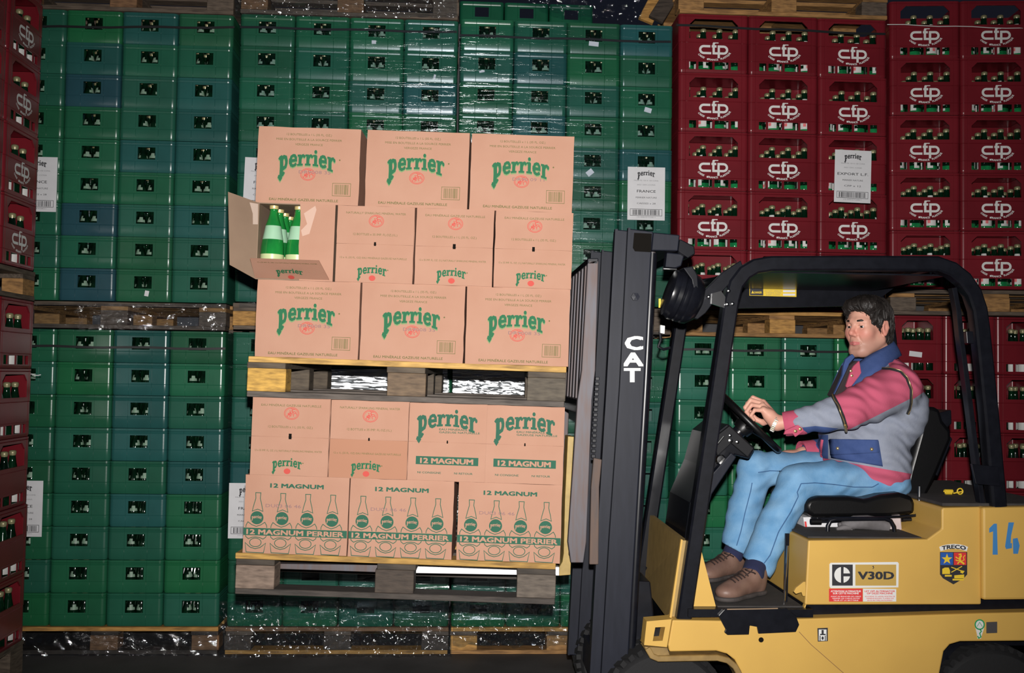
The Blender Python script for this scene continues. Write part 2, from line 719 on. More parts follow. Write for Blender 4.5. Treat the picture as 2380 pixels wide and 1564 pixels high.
ME_red_end = crate_mesh('red_crate_end', .296, .396, RH, .020, rz_, rx2, [(-.090, .090, .192, .304, .032), (-.090, -.049, .018, .061, 0), (-.036, .036, .018, .061, 0), (.049, .090, .018, .061, 0)], grooves=(-.110, .110))
ME_red_end.materials.append(M_crate)
pr = Print()
crate_logo(pr, 0, .130, .081)
ME_logo = pr.mesh('printed_logo')
ME_logo.materials.append(M_white)


# ------------------------------------------------------------------ bottles
def bottle_mesh(name, prof, bands, seg=14, low=False):
    """prof radius/height; bands: material per band, or (material, first segment, last segment) for a label patch"""
    b = MB()
    b.lathe(prof, seg, mis=[q if isinstance(q, int) else 0 for q in bands])
    for i, q in enumerate(bands):
        if not isinstance(q, int):
            for mi, s0, s1 in q:
                for k in range(s0, s1):
                    b.m[i*seg+(k % seg)] = mi
    me = b.mesh(name, smooth=50)
    for m in (M_glass, M_labs if 'small' in name else M_label, M_cap, M_seal, M_glassb):
        me.materials.append(m)
    return me


LB = [(1, 0, 3), (1, 4, 6)]
ME_small = bottle_mesh('small_bottle', [(.024, 0), (.0275, .006), (.0275, .062), (.0262, .074), (.0235, .088), (.019, .102), (.0145, .122), (.0125, .145), (.0135, .147), (.0152, .152), (.0152, .160), (.012, .163)],
                       [0, 0, 0, [(1, 0, 4), (1, 7, 11)], [(1, 1, 3), (1, 8, 10)], 0, 0, 0, 2, 2, 2], 14)
ME_tall = bottle_mesh('tall_bottle', [(.036, 0), (.0405, .008), (.0405, .022), (.0405, .036), (.0405, .054), (.0395, .075), (.0365, .105), (.029, .150), (.0185, .200), (.0145, .232), (.0155, .236), (.0178, .241), (.0178, .252), (.012, .257)],
                      [4, 4, [(4, 0, 16), (1, 0, 5), (1, 8, 10)], [(0, 0, 16), (1, 1, 4), (3, 2, 3), (1, 8, 9), (1, 4, 5)], [(0, 0, 16), (1, 0, 5), (1, 8, 10)], 0, [(1, 1, 5)], [(1, 1, 5)], 0, 0, 2, 2, 2], 16)

# ------------------------------------------------------------------ pallets
_pb = {}


def bar_mesh(w, d, h, wood):
    k = (round(w, 3), round(d, 3), round(h, 3), wood)
    if k not in _pb:
        b = MB()
        c = 0.002
        b.box((-w/2, -d/2, 0), (w/2, d/2, h))
        me = b.mesh('plank')
        bm = bmesh.new()
        bm.from_mesh(me)
        bmesh.ops.bevel(bm, geom=bm.edges[:], offset=c, segments=1, affect='EDGES')
        bm.to_mesh(me)
        bm.free()
        me.materials.append(M_wood if wood else M_wood2)
        _pb[k] = me
    return _pb[k]


def make_pallet(M, label, w=1.2, d=1.0, cols=None, group='wooden pallets', seed=1, hb=0.078, name='wooden_pallet'):
    """four-way block pallet, origin at the middle of its underside; cols: colours by part"""
    r = random.Random(seed)
    c = dict(top=GREY, str=GREY, block=[GREY, GREY, GREY], bot=GREY)
    c.update(cols or {})
    root = empty(name, M)
    tag(root, label, 'pallet', group)

    def put(nm, me, x, y, z, col, rz=0.0, jit=True):
        o = obj(nm, me, None, root)
        o.location = (x, y, z)
        o.rotation_euler = (0, 0, rz)
        k = 0.85+0.3*r.random() if jit else 1.0
        o.color = (col[0]*k, col[1]*k, col[2]*k, 1)
        return o
    zb = 0.022
    for y in (-d/2+.05, 0, d/2-.05):
        put('bottom_plank', bar_mesh(w-.004, .1, .022, True), r.uniform(-.003, .003), y, 0, c['bot'])
    for i, x in enumerate((-w/2+.0725, 0, w/2-.0725)):
        for j, y in enumerate((-d/2+.05, 0, d/2-.05)):
            put('block', bar_mesh(.145, .1, hb, False), x+r.uniform(-.004, .004), y+r.uniform(-.004, .004), zb, c['block'][i] if j == 0 else c['str'], r.uniform(-.02, .02), j > 0)
        put('cross_plank', bar_mesh(.145, d-.006, .022, True), x+r.uniform(-.004, .004), 0, zb+hb, c['str'])
    n = 7
    for i in range(n):
        y = -d/2+.05+i*(d-.1)/(n-1)
        put('top_plank', bar_mesh(w, .098 if i in (0, 6, 3) else .08, .022, True), r.uniform(-.004, .004), y, zb+hb+.022, c['top'] if i == 0 or r.random() < .5 else c['str'])
    return root


PH = 0.144
stuff_small = MB()
stuff_tall = MB()
NB = [0, 0]

GREENS = [(0.016, 0.118, 0.056), (0.018, 0.125, 0.064), (0.017, 0.112, 0.066), (0.020, 0.115, 0.074), (0.015, 0.128, 0.050), (0.024, 0.116, 0.080), (0.018, 0.105, 0.052)]
TEALS = [(0.019, 0.098, 0.088), (0.02, 0.102, 0.096)]
BLUES = [(0.023, 0.082, 0.108), (0.022, 0.078, 0.100)]


def put_bottle(me, name, M, label, cat='bottle', group=None):
    o = bpy.data.objects.new(name, me)
    COL.objects.link(o)
    o.matrix_world = M
    tag(o, label, cat, group)
    return o


def green_tier(xl, ncol, z0, nrow, Y, where, blue=(), teal=(), show=None, rot=0.0, seed=1, pitch=0.3, pale=1.0):
    """rows of green crates, row 0 at the top; show(r, c) says which windows the photograph lets one look into"""
    r = random.Random(seed)
    base = Matrix.Translation((xl, Y, 0)) @ Matrix.Rotation(rot, 4, 'Z')
    for row in range(nrow):
        for c in range(ncol):
            z = z0+(nrow-1-row)*GH
            M = base @ Matrix.Translation((.15+pitch*c+r.uniform(-.0015, .0015), .2+r.uniform(-.003, .004), z)) @ Matrix.Rotation(r.uniform(-.004, .004), 4, 'Z')
            o = bpy.data.objects.new('bottle_crate', ME_green)
            COL.objects.link(o)
            o.matrix_world = M
            if (row, c) in blue:
                k, w = r.choice(BLUES), 'blue'
            elif (row, c) in teal:
                k, w = r.choice(TEALS), 'teal'
            else:
                k, w = r.choice(GREENS), 'green'
            f = (.9+.2*r.random())*pale
            o.color = (k[0]*f, k[1]*f, k[2]*f, 1)
            tag(o, f'{w} plastic bottle crate, {ORD[row]} row from top, column {NUM[c]}, {where}', 'crate', 'crates of small bottles')
            s = show(row, c) if show else 1
            if s:
                for sx in ((-1, 1) if s == 1 else (s//2,)):
                    MM = M @ Matrix.Translation((sx*.0285, -.16, .008)) @ Matrix.Rotation(r.uniform(0, 6.28), 4, 'Z')
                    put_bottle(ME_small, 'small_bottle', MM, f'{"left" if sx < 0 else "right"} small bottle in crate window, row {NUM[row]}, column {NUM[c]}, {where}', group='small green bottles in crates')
                    NB[0] += 1
                for (dx, dy) in ((-.057, .06), (0, .06), (.057, .06), (-.03, .115), (.03, .115)):
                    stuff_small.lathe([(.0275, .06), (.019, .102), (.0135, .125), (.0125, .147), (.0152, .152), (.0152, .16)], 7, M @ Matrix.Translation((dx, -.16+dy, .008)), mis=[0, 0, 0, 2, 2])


def red_tier(M0, ncol, z0, nrow, where, mode, pitch=.4, me=None, logo=True, seed=2, skip=()):
    r = random.Random(seed)
    me = me or ME_red
    for row in range(nrow):
        for c in range(ncol):
            if (row, c) in skip:
                continue
            z = z0+(nrow-1-row)*RH
            dy = .15 if me is ME_red else .2
            M = M0 @ Matrix.Translation((pitch*(c+.5)+r.uniform(-.002, .002), dy+r.uniform(-.003, .004), z))
            o = bpy.data.objects.new('red_crate', me)
            COL.objects.link(o)
            o.matrix_world = M
            f = .9+.2*r.random()
            o.color = (.165*f, .0115*f, .0185*f, 1)
            tag(o, f'red plastic bottle crate, {ORD[row]} row from top, column {NUM[c]}, {where}', 'crate', 'red bottle crates')
            if logo:
                g = obj('printed_logo', ME_logo, None, o)
                g.location = (0, -.149, 0)
            for j in range(3):
                for i in range(4):
                    if me is ME_red:
                        x, y = -.1395+.093*i, -.093+.093*j
                    else:
                        x, y = (-.093+.062*i, -.14+.093*j)
                        x, y = (-.086+.0575*i, -.15+.093*j + (.02 if i % 2 else 0))
                    MM = M @ Matrix.Translation((x, y, .009)) @ Matrix.Rotation(r.uniform(0, 6.28), 4, 'Z')
                    if mode == 'single':
                        put_bottle(ME_tall, 'capped_bottle', MM, f'capped bottle, {("front", "middle", "back")[j]} rank, {ORD[i]} from left, crate row {NUM[row]} column {NUM[c]}, {where}', group='green bottles in red crates')
                        NB[1] += 1
                    elif j < 2:
                        seg = 10
                        stuff_tall.lathe([(.026, .0), (.0285, .008), (.0285, .054), (.0285, .10), (.022, .150), (.0165, .200), (.0145, .232), (.0178, .241), (.0178, .252), (.012, .257)] if me is ME_red_end else
                                         [(.036, .0), (.0405, .008), (.0405, .054), (.0395, .075), (.029, .150), (.0185, .200), (.0145, .232), (.0178, .241), (.0178, .252), (.012, .257)], seg, MM, mis=[0, 1 if r.random() < .6 else 0, 0, 0, 0, 0, 2, 2, 2])


# ------------------------------------------------------------------ the stacks
TL = PH+.006                     # base of the lower tier
TM = TL+9*GH+.155                # base of the upper tier
XA, XB, XC = -2.448, -1.212, -0.001


def at(x, y, z, rz=0.0, ry=0.0):
    return Matrix.Translation((x, y, z)) @ Matrix.Rotation(rz, 4, 'Z') @ Matrix.Rotation(ry, 4, 'Y')


# far left stack
green_tier(XA, 4, TM, 9, YB, 'upper left stack', blue={(2, 1), (6, 1), (8, 1)}, teal={(1, 1), (2, 3), (3, 3), (4, 3), (6, 3), (0, 2), (4, 2)}, show=lambda r, c: 2 if c == 0 else 1, seed=11)
green_tier(XA, 4, TL, 9, YB, 'lower left stack', teal={(0, 2), (3, 3), (1, 2), (2, 2), (5, 2), (3, 2), (4, 3)}, show=lambda r, c: 2 if c == 0 else 1, seed=12)
make_pallet(at(XA+.6, YB+.5, TM-.150), 'weathered pallet between the upper and lower tiers of the left stack', cols=dict(block=[GREY, GREY, GREY], bot=GREY, str=PINE2), seed=3)
make_pallet(at(XA+.6, YB+.5, .001), 'floor pallet with orange top edge under the left stack', cols=dict(top=PINE, block=[DARK, BROWN, BROWN], bot=DARK, str=DARK), seed=4)
make_pallet(at(XA+.6, YB+.5, TM+9*GH+.002), 'brown pallet at the top edge above the left stack', cols=dict(top=GREY, block=[BROWN, BROWN, GREY], str=GREY), seed=5)
# middle stack, behind the cartons
green_tier(XB, 4, TM+.010, 9, YB, 'upper middle stack', teal={(2, 3)}, blue=set(), show=lambda r, c: 1 if r < 4 else 0, seed=13)
green_tier(XB, 4, TL, 9, YB, 'lower middle stack', teal={(4, 0)}, show=lambda r, c: 1 if c == 0 or (r == 8 and c < 2) else 0, seed=14)
make_pallet(at(XB+.6, YB+.5, TM-.142), 'pallet with a yellow end block between tiers of the middle stack', cols=dict(block=[PINE, GREY, GREY], bot=GREY), seed=6)
make_pallet(at(XB+.6, YB+.5, .001), 'film-wrapped floor pallet under the middle stack', cols=dict(top=BROWN, block=[DARK, DARK, DARK], bot=PINE), seed=7)
make_pallet(at(XB+.6, YB+.5, TM+9*GH+.014), 'crumpled-film pallet at the top edge above the middle stack', cols=dict(top=GREY, block=[BROWN, BROWN, GREY]), seed=8)
# right green stack, its right edge beside the red crates
green_tier(XC, 4, TM+.022, 9, YB, 'upper right stack', teal={(0, 3), (1, 1), (4, 3), (3, 1)}, show=lambda r, c: 1 if r < 4 or (c > 1 and r < 8) else 0, seed=15)
green_tier(XC, 4, TL, 9, YB, 'lower right stack', show=lambda r, c: 1 if r == 8 and c > 2 else 0, seed=16)
make_pallet(at(XC+.6, YB+.5, TM-.132), 'pallet between tiers of the right green stack, behind the cartons', seed=9)
make_pallet(at(XC+.6, YB+.5, .001), 'yellow floor pallet under the right green stack beside the mast', cols=dict(top=PINE, block=[PINE, PINE2, PINE], bot=PINE2), seed=10)
# deeper crates on the ledge, showing above the right green stack
for i in range(4):
    q = P(1016+104*i, 26, 6.9)
    o = bpy.data.objects.new('bottle_crate', ME_green)
    COL.objects.link(o)
    o.location = (q.x, 7.1, 3.8705)
    o.color = (.012, .12, .06, 1)
    tag(o, f'dim green crate far behind on the ledge at top edge, {ORD[i]} from left', 'crate', 'crates on the ledge')

# red stack on green crates, right of the green stacks
XD = P(1658, 320, YB).x-.2
zD4 = P(1815, 535, YB).z-.118
zDb = zD4-RH
red_tier(at(XD, YB, 0), 3, zDb, 5, 'red stack', 'single', seed=21)
zDp = zDb-.150
make_pallet(at(XD+.6, YB+.5, zDp), 'bright yellow pine pallet carrying the red stack behind the driver', cols=dict(top=PINE, block=[PINE2, PINE, PINE], bot=PINE2, str=PINE2), seed=22)
rD = int((zDp-TL)/GH)
green_tier(XD+.0, 4, zDp-.002-9*GH, 9, YB, 'stack under the red crates', show=lambda r, c: 1 if c < 3 and r < 7 else 0, seed=17, pale=1.3)
make_pallet(at(XD+.6, YB+.5, zDp-.002-9*GH-.145), 'floor pallet under green crates behind the forklift', seed=23)
make_pallet(at(XD+.6, YB+.5, zDb+5*RH+.002), 'olive pallet at the top edge above the red stack', cols=dict(top=PINE2, block=[PINE2, PINE2, GREY], bot=PINE2, str=PINE2), seed=24)
# far right red stack, turned a little
pE = P(2068, 500, 5.78)
ME0 = at(pE.x, 5.78, 0, R(-6.5))
zE = P(2140, 492, 5.82).z-.118-RH
red_tier(ME0, 2, zE, 5, 'right red stack', 'single', seed=25)
make_pallet(ME0 @ Matrix.Translation((.6, .5, zE-.150)), 'dull grey pallet under the right red stack', cols=dict(top=GREY, block=[GREY, PINE2, GREY], str=PINE2), seed=26)
red_tier(at(pE.x+.02, 5.80, 0, R(-3)), 4, zE-.152-5*RH, 5, 'lower right red stack', 'stuff', pitch=.3, me=ME_red_end, logo=False, seed=27)
make_pallet(at(pE.x+.62, 6.3, .001, R(-3)), 'pallet beneath the red crates behind the counterweight', seed=28, hb=zE-.152-5*RH-.068)
# left edge red stack, its side seen at a slant
pF = P(84, 600, 5.27)
YF = 5.27
# the visible face looks to +x : crates turned a quarter, running towards the camera
MF = Matrix.Translation((pF.x, YF-1.2, 0)) @ Matrix.Rotation(R(90), 4, 'Z')
zF = P(60, 622, 5.1).z
red_tier(MF, 3, zF, 5, 'left edge stack', 'stuff', seed=29, skip={(r_, 0) for r_ in range(5)})
make_pallet(MF @ Matrix.Translation((.6, .5, zF-.150)), 'dark pallet between red tiers at the left picture edge', cols=dict(block=[BROWN, BROWN, PINE2]), seed=30)
red_tier(MF, 3, zF-.152-5*RH, 5, 'lower left edge stack', 'stuff', seed=31, logo=False, skip={(r_, 0) for r_ in range(5)})
zFf = zF-.152-5*RH
make_pallet(MF @ Matrix.Translation((.6, .5, .001)), 'worn floor pallet at the lower left picture corner', cols=dict(block=[GREY, GREY, GREY]), seed=32, hb=zFf-.068)
print('levels: TM', TM, 'zDb', zDb, 'zDp', zDp, 'greenD floor', zDp-.002-9*GH, 'zE', zE, 'E floor', zE-.152-4*RH, 'zF', zF, 'F floor', zFf)

o = stuff_small.build('small_bottle_ranks', [M_glass, M_label, M_cap], smooth=50)
tag(o, 'ranks of small green bottles standing deeper inside the green crates', 'bottles', kind='stuff')
o = stuff_tall.build('capped_bottle_ranks', [M_glass, M_label, M_cap], smooth=50)
tag(o, 'capped bottles standing in the red crates at both picture edges', 'bottles', kind='stuff')


# ------------------------------------------------------------------ straps, film, papers on the stacks
def strap(u0, v0, u1, v1, Y, label, h=.013, m=None, name='strap'):
    a, c = P(u0, v0, Y), P(u1, v1, Y)
    b = MB()
    n = 8
    pts = [a.lerp(c, i/n)+Vector((0, 0, .003*math.sin(i*1.7))) for i in range(n+1)]
    b.tube(pts, 0, flat=(h/2, .0009, Vector((0, 0, 1))))
    return tag(b.build(name, m or M_strap), label, 'strap', 'packing straps')


strap(80, 62, 545, 64, YB-.004, 'black strap across the top row of the upper left stack')
strap(558, 63, 1062, 75, YB-.004, 'black strap across the top row of the middle stack')
strap(1068, 82, 1560, 98, YB-.004, 'black strap across the top row of the right green stack')
strap(62, 804, 524, 811, YB-.004, 'black strap across the top row of the lower left stack')
strap(1577, 812, 1990, 818, YB-.004, 'black strap across green crates behind the driver')
strap(1572, 58, 2058, 80, YB-.006, 'black strap across the top row of the red stack')
strap(2062, 57, 2378, 66, 5.70, 'thin white string across the top of the right red stack', h=.004, m=M_white, name='string')
strap(40, 868, 95, 872, 5.25, 'pale strap around the lower left edge stack', h=.004, m=M_paper)

from mathutils import noise as mnoise


def film_sheet(name, label, quad, nu, nv, amp, freq, m, seed=0, tuck=0.0, rag=0.0):
    """wrinkled clear film hung over the four corners (top left, top right, bottom right, bottom left)"""
    tl, tr_, br, bl = [Vector(q) for q in quad]
    vs = []
    for j in range(nv+1):
        t = j/nv
        for i in range(nu+1):
            s = i/nu
            p = tl.lerp(tr_, s).lerp(bl.lerp(br, s), t)
            w = mnoise.noise(Vector((s*freq[0]+seed, t*freq[1], seed*.7)))
            w2 = mnoise.noise(Vector((s*freq[0]*3.1+seed, t*freq[1]*2.7+s*3, 3.3+seed)))
            k = 1-abs(w)*1.6
            p = p+Vector((0, -abs(amp*(k*.7+w2*.5)), 0))
            if rag and j == nv:
                p.z -= rag*(mnoise.noise(Vector((s*9+seed, 1, 1)))-.1)
            vs.append(p)
    fs = [(j*(nu+1)+i, (j+1)*(nu+1)+i, (j+1)*(nu+1)+i+1, j*(nu+1)+i+1) for j in range(nv) for i in range(nu)]
    b = MB().add(vs, fs)
    return tag(b.build(name, m, smooth=35), label, 'plastic film', 'clear stretch film')


def quadP(u0, v0, u1, v1, Y):
    return [P(u0, v0, Y), P(u1, v0, Y), P(u1, v1, Y), P(u0, v1, Y)]


film_sheet('stretch_film', 'clear glossy film stretched over the upper middle stack', quadP(556, 48, 1058, 716, YB-.006), 60, 90, .004, (5, 40), M_film, 1)
film_sheet('stretch_film', 'clear glossy film stretched over the upper right green stack', quadP(1068, 62, 1556, 716, YB-.006), 60, 90, .004, (5, 40), M_film, 2)
film_sheet('stretch_film', 'clear glossy film stretched over the lower middle stack', quadP(530, 772, 1044, 1440, YB-.006), 60, 90, .005, (5, 40), M_film, 3)
film_sheet('stretch_film', 'clear glossy film stretched over the lower right green stack', quadP(1054, 772, 1545, 1440, YB-.006), 60, 90, .005, (5, 40), M_film, 4)
film_sheet('crumpled_film', 'crumpled film bunched around the floor pallet of the middle stack', quadP(512, 1395, 1050, 1530, YB-.03), 150, 40, .045, (16, 5), M_film2, 5, rag=.05)
film_sheet('crumpled_film', 'crumpled film hanging over the floor pallet beside the mast', quadP(1052, 1395, 1345, 1500, YB-.03), 90, 36, .035, (11, 5), M_film2, 6, rag=.06)
film_sheet('crumpled_film', 'crumpled film around the pallet at the top edge above the middle stack', quadP(548, 0, 1062, 44, YB-.02), 140, 16, .035, (16, 3), M_film2, 7, rag=.02)
film_sheet('crumpled_film', 'shiny loose film sheet on top of the right green stack', [P(1190, -10, 5.95), P(1500, -14, 5.95), P(1486, 54, 5.72), P(1300, 36, 5.75)], 60, 30, .03, (6, 9), M_film2, 8)
film_sheet('crumpled_film', 'torn film scraps around the floor pallet of the left stack', quadP(40, 1468, 505, 1530, YB-.015), 90, 16, .018, (10, 3), M_film2, 9, rag=.04)
film_sheet('crumpled_film', 'torn film around the pallet between the left tiers', quadP(72, 706, 526, 768, YB-.012), 80, 16, .014, (9, 3), M_film2, 10, rag=.02)

M_film3 = film_mat('glare_film_band', gloss=0.8, bscale=4, bstr=0.3, stretch=(.35, 1, 12), rough=0.3, tint=(.85, .9, .9))  # extra glossy film, added to throw back the flash in the pallet openings
film_sheet('glare_film_band', 'added glossy film band for flash glare behind the left pallet opening', quadP(742, 858, 1040, 925, YB-.012), 40, 40, .006, (4, 30), M_film3, 21)
film_sheet('glare_film_band', 'added glossy film band for flash glare behind the right pallet opening', quadP(1052, 858, 1250, 925, YB-.012), 40, 40, .006, (4, 30), M_film3, 22)

# two splintered boards leaning at the top between the green and red stacks
for (a, c, lab) in (((1524, 46), (1562, -14), 'dark splintered board leaning beside the top of the red stack'), ((1500, 50), (1532, -12), 'orange splintered board leaning above the right green stack')):
    yb = 5.86 if 'dark' in lab else 5.98
    p0, p1 = P(*a, yb), P(*c, yb+.03)
    b = MB().tube([p0, p1], 0, flat=(.045, .011, Vector((1, 0, .4))))
    o = b.build('loose_board', M_wood)
    o.color = DARK if 'dark' in lab else PINE
    tag(o, lab, 'board')


def paper_sheet(c, rz, label, lines, w=.21, h=.297, bend=.006, rx=0.0, logo=True):
    """printed pallet sheet hanging on a stack, centre c"""
    root = empty('pallet_sheet', Matrix.Translation(c) @ Matrix.Rotation(rz, 4, 'Z') @ Matrix.Rotation(rx, 4, 'Y'))
    tag(root, label, 'paper sheet', 'printed pallet sheets')
    b = MB()
    b.box((-w/2, -.0006, -h/2), (w/2, 0, h/2))
    b.build('sheet', M_paper, root)
    pr = Print()
    if logo:
        script_logo(pr, 0, h*.37, w*.46)
    for (t, z, hh, ww, bd) in lines:
        q = Print()
        q.text(t, 0, h*z, h*hh, w=w*ww, bold=bd)
        q.build('printed_line', M_ink, root, y=-.0012)
    pr.build('printed_heading', M_ink, root, y=-.0012)
    pr = Print()
    pr.frame(-w*.43, -h*.42, w*.43, -h*.29, .0022)
    pr.barcode(-w*.37, -h*.405, w*.37, -h*.305, seed=len(label), gap=False)
    pr.build('barcode', M_ink, root, y=-.0012)
    for (z, k, ww) in ((.235, 'PALETTE 120 X 100 CONS.', .66), (.155, '2021 DEC.CONS.', .5), (-.455, '3 FD GERBAGE POSSIBLE 3', .5)):
        pg = Print()
        pg.text(k, 0, h*z, h*.022, w=w*ww)
        pg.build('printed_caption', M_inkg, root, y=-.0012)
    return root


FR = [('FRANCE', .02, .05, .5, .012), ('PERRIER NATURE', -.09, .03, .56, 0), ('CAISSES x 28', -.2, .03, .5, 0)]
EX = [('EXPORT L.F.', .02, .05, .84, .008), ('PERRIER NATURE', -.09, .03, .56, 0), ('CFP x 12', -.2, .034, .46, 0)]
paper_sheet(P(1502, 450, YB-.02), R(0), 'white printed sheet on green crates left of the red stack', FR)
paper_sheet(P(1982, 410, YB-.02), R(0), 'white printed sheet hanging on the red stack', EX, rx=R(1.2))
paper_sheet(P(86, 428, YB-.02), 0, 'white printed sheet on the upper left stack, cut by the red crates', FR)
paper_sheet(P(52, 1182, YB-.02), 0, 'white printed sheet on the lower left stack, cut by the red crates', FR)
paper_sheet(P(612, 430, YB-.02), 0, 'white sheet half hidden behind the open upper carton', FR, rx=R(1.5))
paper_sheet(P(577, 1187, YB-.02), 0, 'white sheet half hidden behind the lower cartons', FR)
for (u, v, Y, w, h, a, lab) in ((869, 98, YB, .024, .02, 0, 'tiny white sticker on a top row crate of the middle stack'), (1120, 166, YB, .03, .012, -12, 'tiny white tape scrap on the right green stack, upper left'), (1010, 179, YB, .012, .028, 12, 'tiny upright sticker on the middle stack, upper right'),
                                (1506, 256, YB, .04, .027, 15, 'small cream sticker on the right green stack above the white sheet'), (1380, 102, YB, .055, .026, 5, 'torn pale sticker on the top row of the right green stack'), (341, 682, YB, .022, .03, 10, 'small cream sticker low on the upper left stack'),
                                (1371, 401, YB, .04, .03, -40, 'tilted cream sticker beside the top right carton'), (2128, 823, 5.79, .075, .03, 6, 'blank white label on red crate behind the driver'), (2303, 404, 5.89, .07, .02, -6, 'torn white label on the right red stack'), (2362, 822, 5.94, .06, .035, 12, 'white torn label at the right picture edge')):
    b = MB().box((-w/2, -.0008, -h/2), (w/2, 0, h/2))
    o = b.build('sticker', M_paper)
    o.matrix_world = Matrix.Translation(P(u, v, Y-.004)) @ Matrix.Rotation(R(a), 4, 'Y')
    tag(o, lab, 'sticker')
print('bottles', NB)
# ================================================================== THE LOAD ON THE FORKS
LN = Vector((math.sin(YAW), math.cos(YAW), 0))
LD = 3.892
TAU = 0.0195


def LPt(u, v, off=0.0):
    d = ray(u, v)
    return CAM + d*((LD+off)/d.dot(LN))


ML = Matrix.Translation(LPt(919, 1400)) @ Matrix.Rotation(-YAW, 4, 'Z') @ Matrix.Rotation(TAU, 4, 'Y')
MLi = ML.inverted()


def lx(u, v):
    p = MLi @ LPt(u, v)
    return p.x, p.z


M_card = mat('cardboard', (0.405, 0.228, 0.160), 0.8, var=0.55, vscale=5, bump=0.2, bscale=240, col2=(0.335, 0.168, 0.110), spec=0.2, detail=8)
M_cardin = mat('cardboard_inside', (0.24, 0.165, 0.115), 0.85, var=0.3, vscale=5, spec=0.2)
M_grnd = mat('dark_green_print', (0.022, 0.095, 0.058), 0.7, spec=0.2)
M_grn = mat('green_print', (0.018, 0.118, 0.052), 0.7, spec=0.2)
M_grnl = mat('pale_green_print', (0.17, 0.25, 0.11), 0.7, spec=0.2)
M_olive = mat('olive_print', (0.11, 0.11, 0.035), 0.7, spec=0.2)
M_redp = mat('red_print', (0.47, 0.07, 0.055), 0.7, spec=0.2)
M_code = mat('violet_stamp', (0.22, 0.13, 0.13), 0.7, spec=0.2)
M_black = mat('dark_hole', (0.006, 0.005, 0.004), 0.9, spec=0.1)
BW, BH, BD = .389, .2915, .292
z0 = lx(900, 1296)[1]
ZL = [z0, z0+BH, z0+2*BH]
zu = z0+2*BH+.153
ZU = [zu, zu+BH, zu+2*BH]


def box_body(w, h, d, seed, mb=None):
    """slightly worn carton: front edge ring a little uneven"""
    r = random.Random(seed)
    b = MB()
    n = 6
    vs, fs = [], []

    def j(a):
        return r.uniform(-a, a)
    xs = [-w/2+w*i/n for i in range(n+1)]
    zs = [h*i/n for i in range(n+1)]
    grid = {}
    for k, z in enumerate(zs):
        for i, x in enumerate(xs):
            e = (i in (0, n)) or (k in (0, n))
            bulge = -.0025*math.sin(math.pi*i/n)*math.sin(math.pi*k/n)
            c = 0.0022 if e else 0
            grid[i, k] = len(vs)
            vs.append((x+(j(.0011) if i in (0, n) else 0), (c+j(.0006) if e else bulge), z+(j(.0009) if k in (0, n) else 0)))
    for k in range(n):
        for i in range(n):
            fs.append((grid[i, k], grid[i+1, k], grid[i+1, k+1], grid[i, k+1]))
    ring = [grid[i, 0] for i in range(n+1)]+[grid[n, k] for k in range(1, n+1)]+[grid[i, n] for i in range(n-1, -1, -1)]+[grid[0, k] for k in range(n-1, 0, -1)]
    back = []
    for q in ring:
        p = vs[q]
        back.append(len(vs))
        vs.append((p[0], d, p[2]))
    m = len(ring)
    for i in range(m):
        l = (i+1) % m
        fs.append((ring[l], ring[i], back[i], back[l]))
    fs.append(tuple(back))
    b.add(vs, fs)
    return b


def carton(u, v, z, w, label, seed, group, h=BH, d=BD, dy=0.0):
    """carton whose front face is centred at pixel column u of the load; base at local height z"""
    x = lx(u, v)[0]
    root = empty('carton', ML @ Matrix.Translation((x, dy, z)))
    tag(root, label, 'cardboard box', group)
    box_body(w, h, d, seed).build('carton_body', M_card, root, smooth=25)
    return root


def addp(root, name, fn, m, y=-.0032, z=0.0):
    pr = Print()
    fn(pr)
    return pr.build(name, m, root, y=y)


def lines_on(root, items, m, y, name='printed_line'):
    for it in items:
        q = Print()
        q.text(*it[:4], **it[4])
        q.build(name, m, root, y=y)


def z_(t):
    return BH*(1-t)


def print_long(root, code, seed):
    W = .389
    addp(root, 'printed_logo', lambda p: script_logo(p, -.002, z_(.445), W*.545), M_grn, y=-.0040)
    addp(root, 'printed_logo_shadow', lambda p: script_logo(p, -.002, z_(.445)-.0045, W*.548), M_grnl, y=-.0034)

    lines_on(root, [('12 BOUTEILLES x 1 L (35 FL. OZ.)', 0, z_(.108), .0082, dict(w=W*.44)), ('MISE EN BOUTEILLE A LA SOURCE PERRIER', 0, z_(.174), .0082, dict(w=W*.64)),
                    ('VERGEZE FRANCE', 0, z_(.238), .0082, dict(w=W*.27)), ('EAU MINÉRALE GAZEUSE NATURELLE', -.012, z_(.965), .0095, dict(w=W*.67, bold=.012))], M_olive, -.0036)
    addp(root, 'registered_mark', lambda p: p.ell(.119, z_(.415), .003, .003, n=8), M_olive, y=-.0036)
    addp(root, 'red_seal', lambda p: seal(p, .0, z_(.615), .0275, .0225), M_redp, y=-.0036)

    def bar(p):
        p.frame(.095, z_(.885), .165, z_(.715), .0016)
        p.barcode(.104, z_(.865), .156, z_(.735), seed=9)
    addp(root, 'barcode', bar, M_olive, y=-.0034)
    if code:
        addp(root, 'date_stamp', lambda p: p.text(code, .026, z_(.605), .0125, w=W*.31), M_code, y=-.0044)


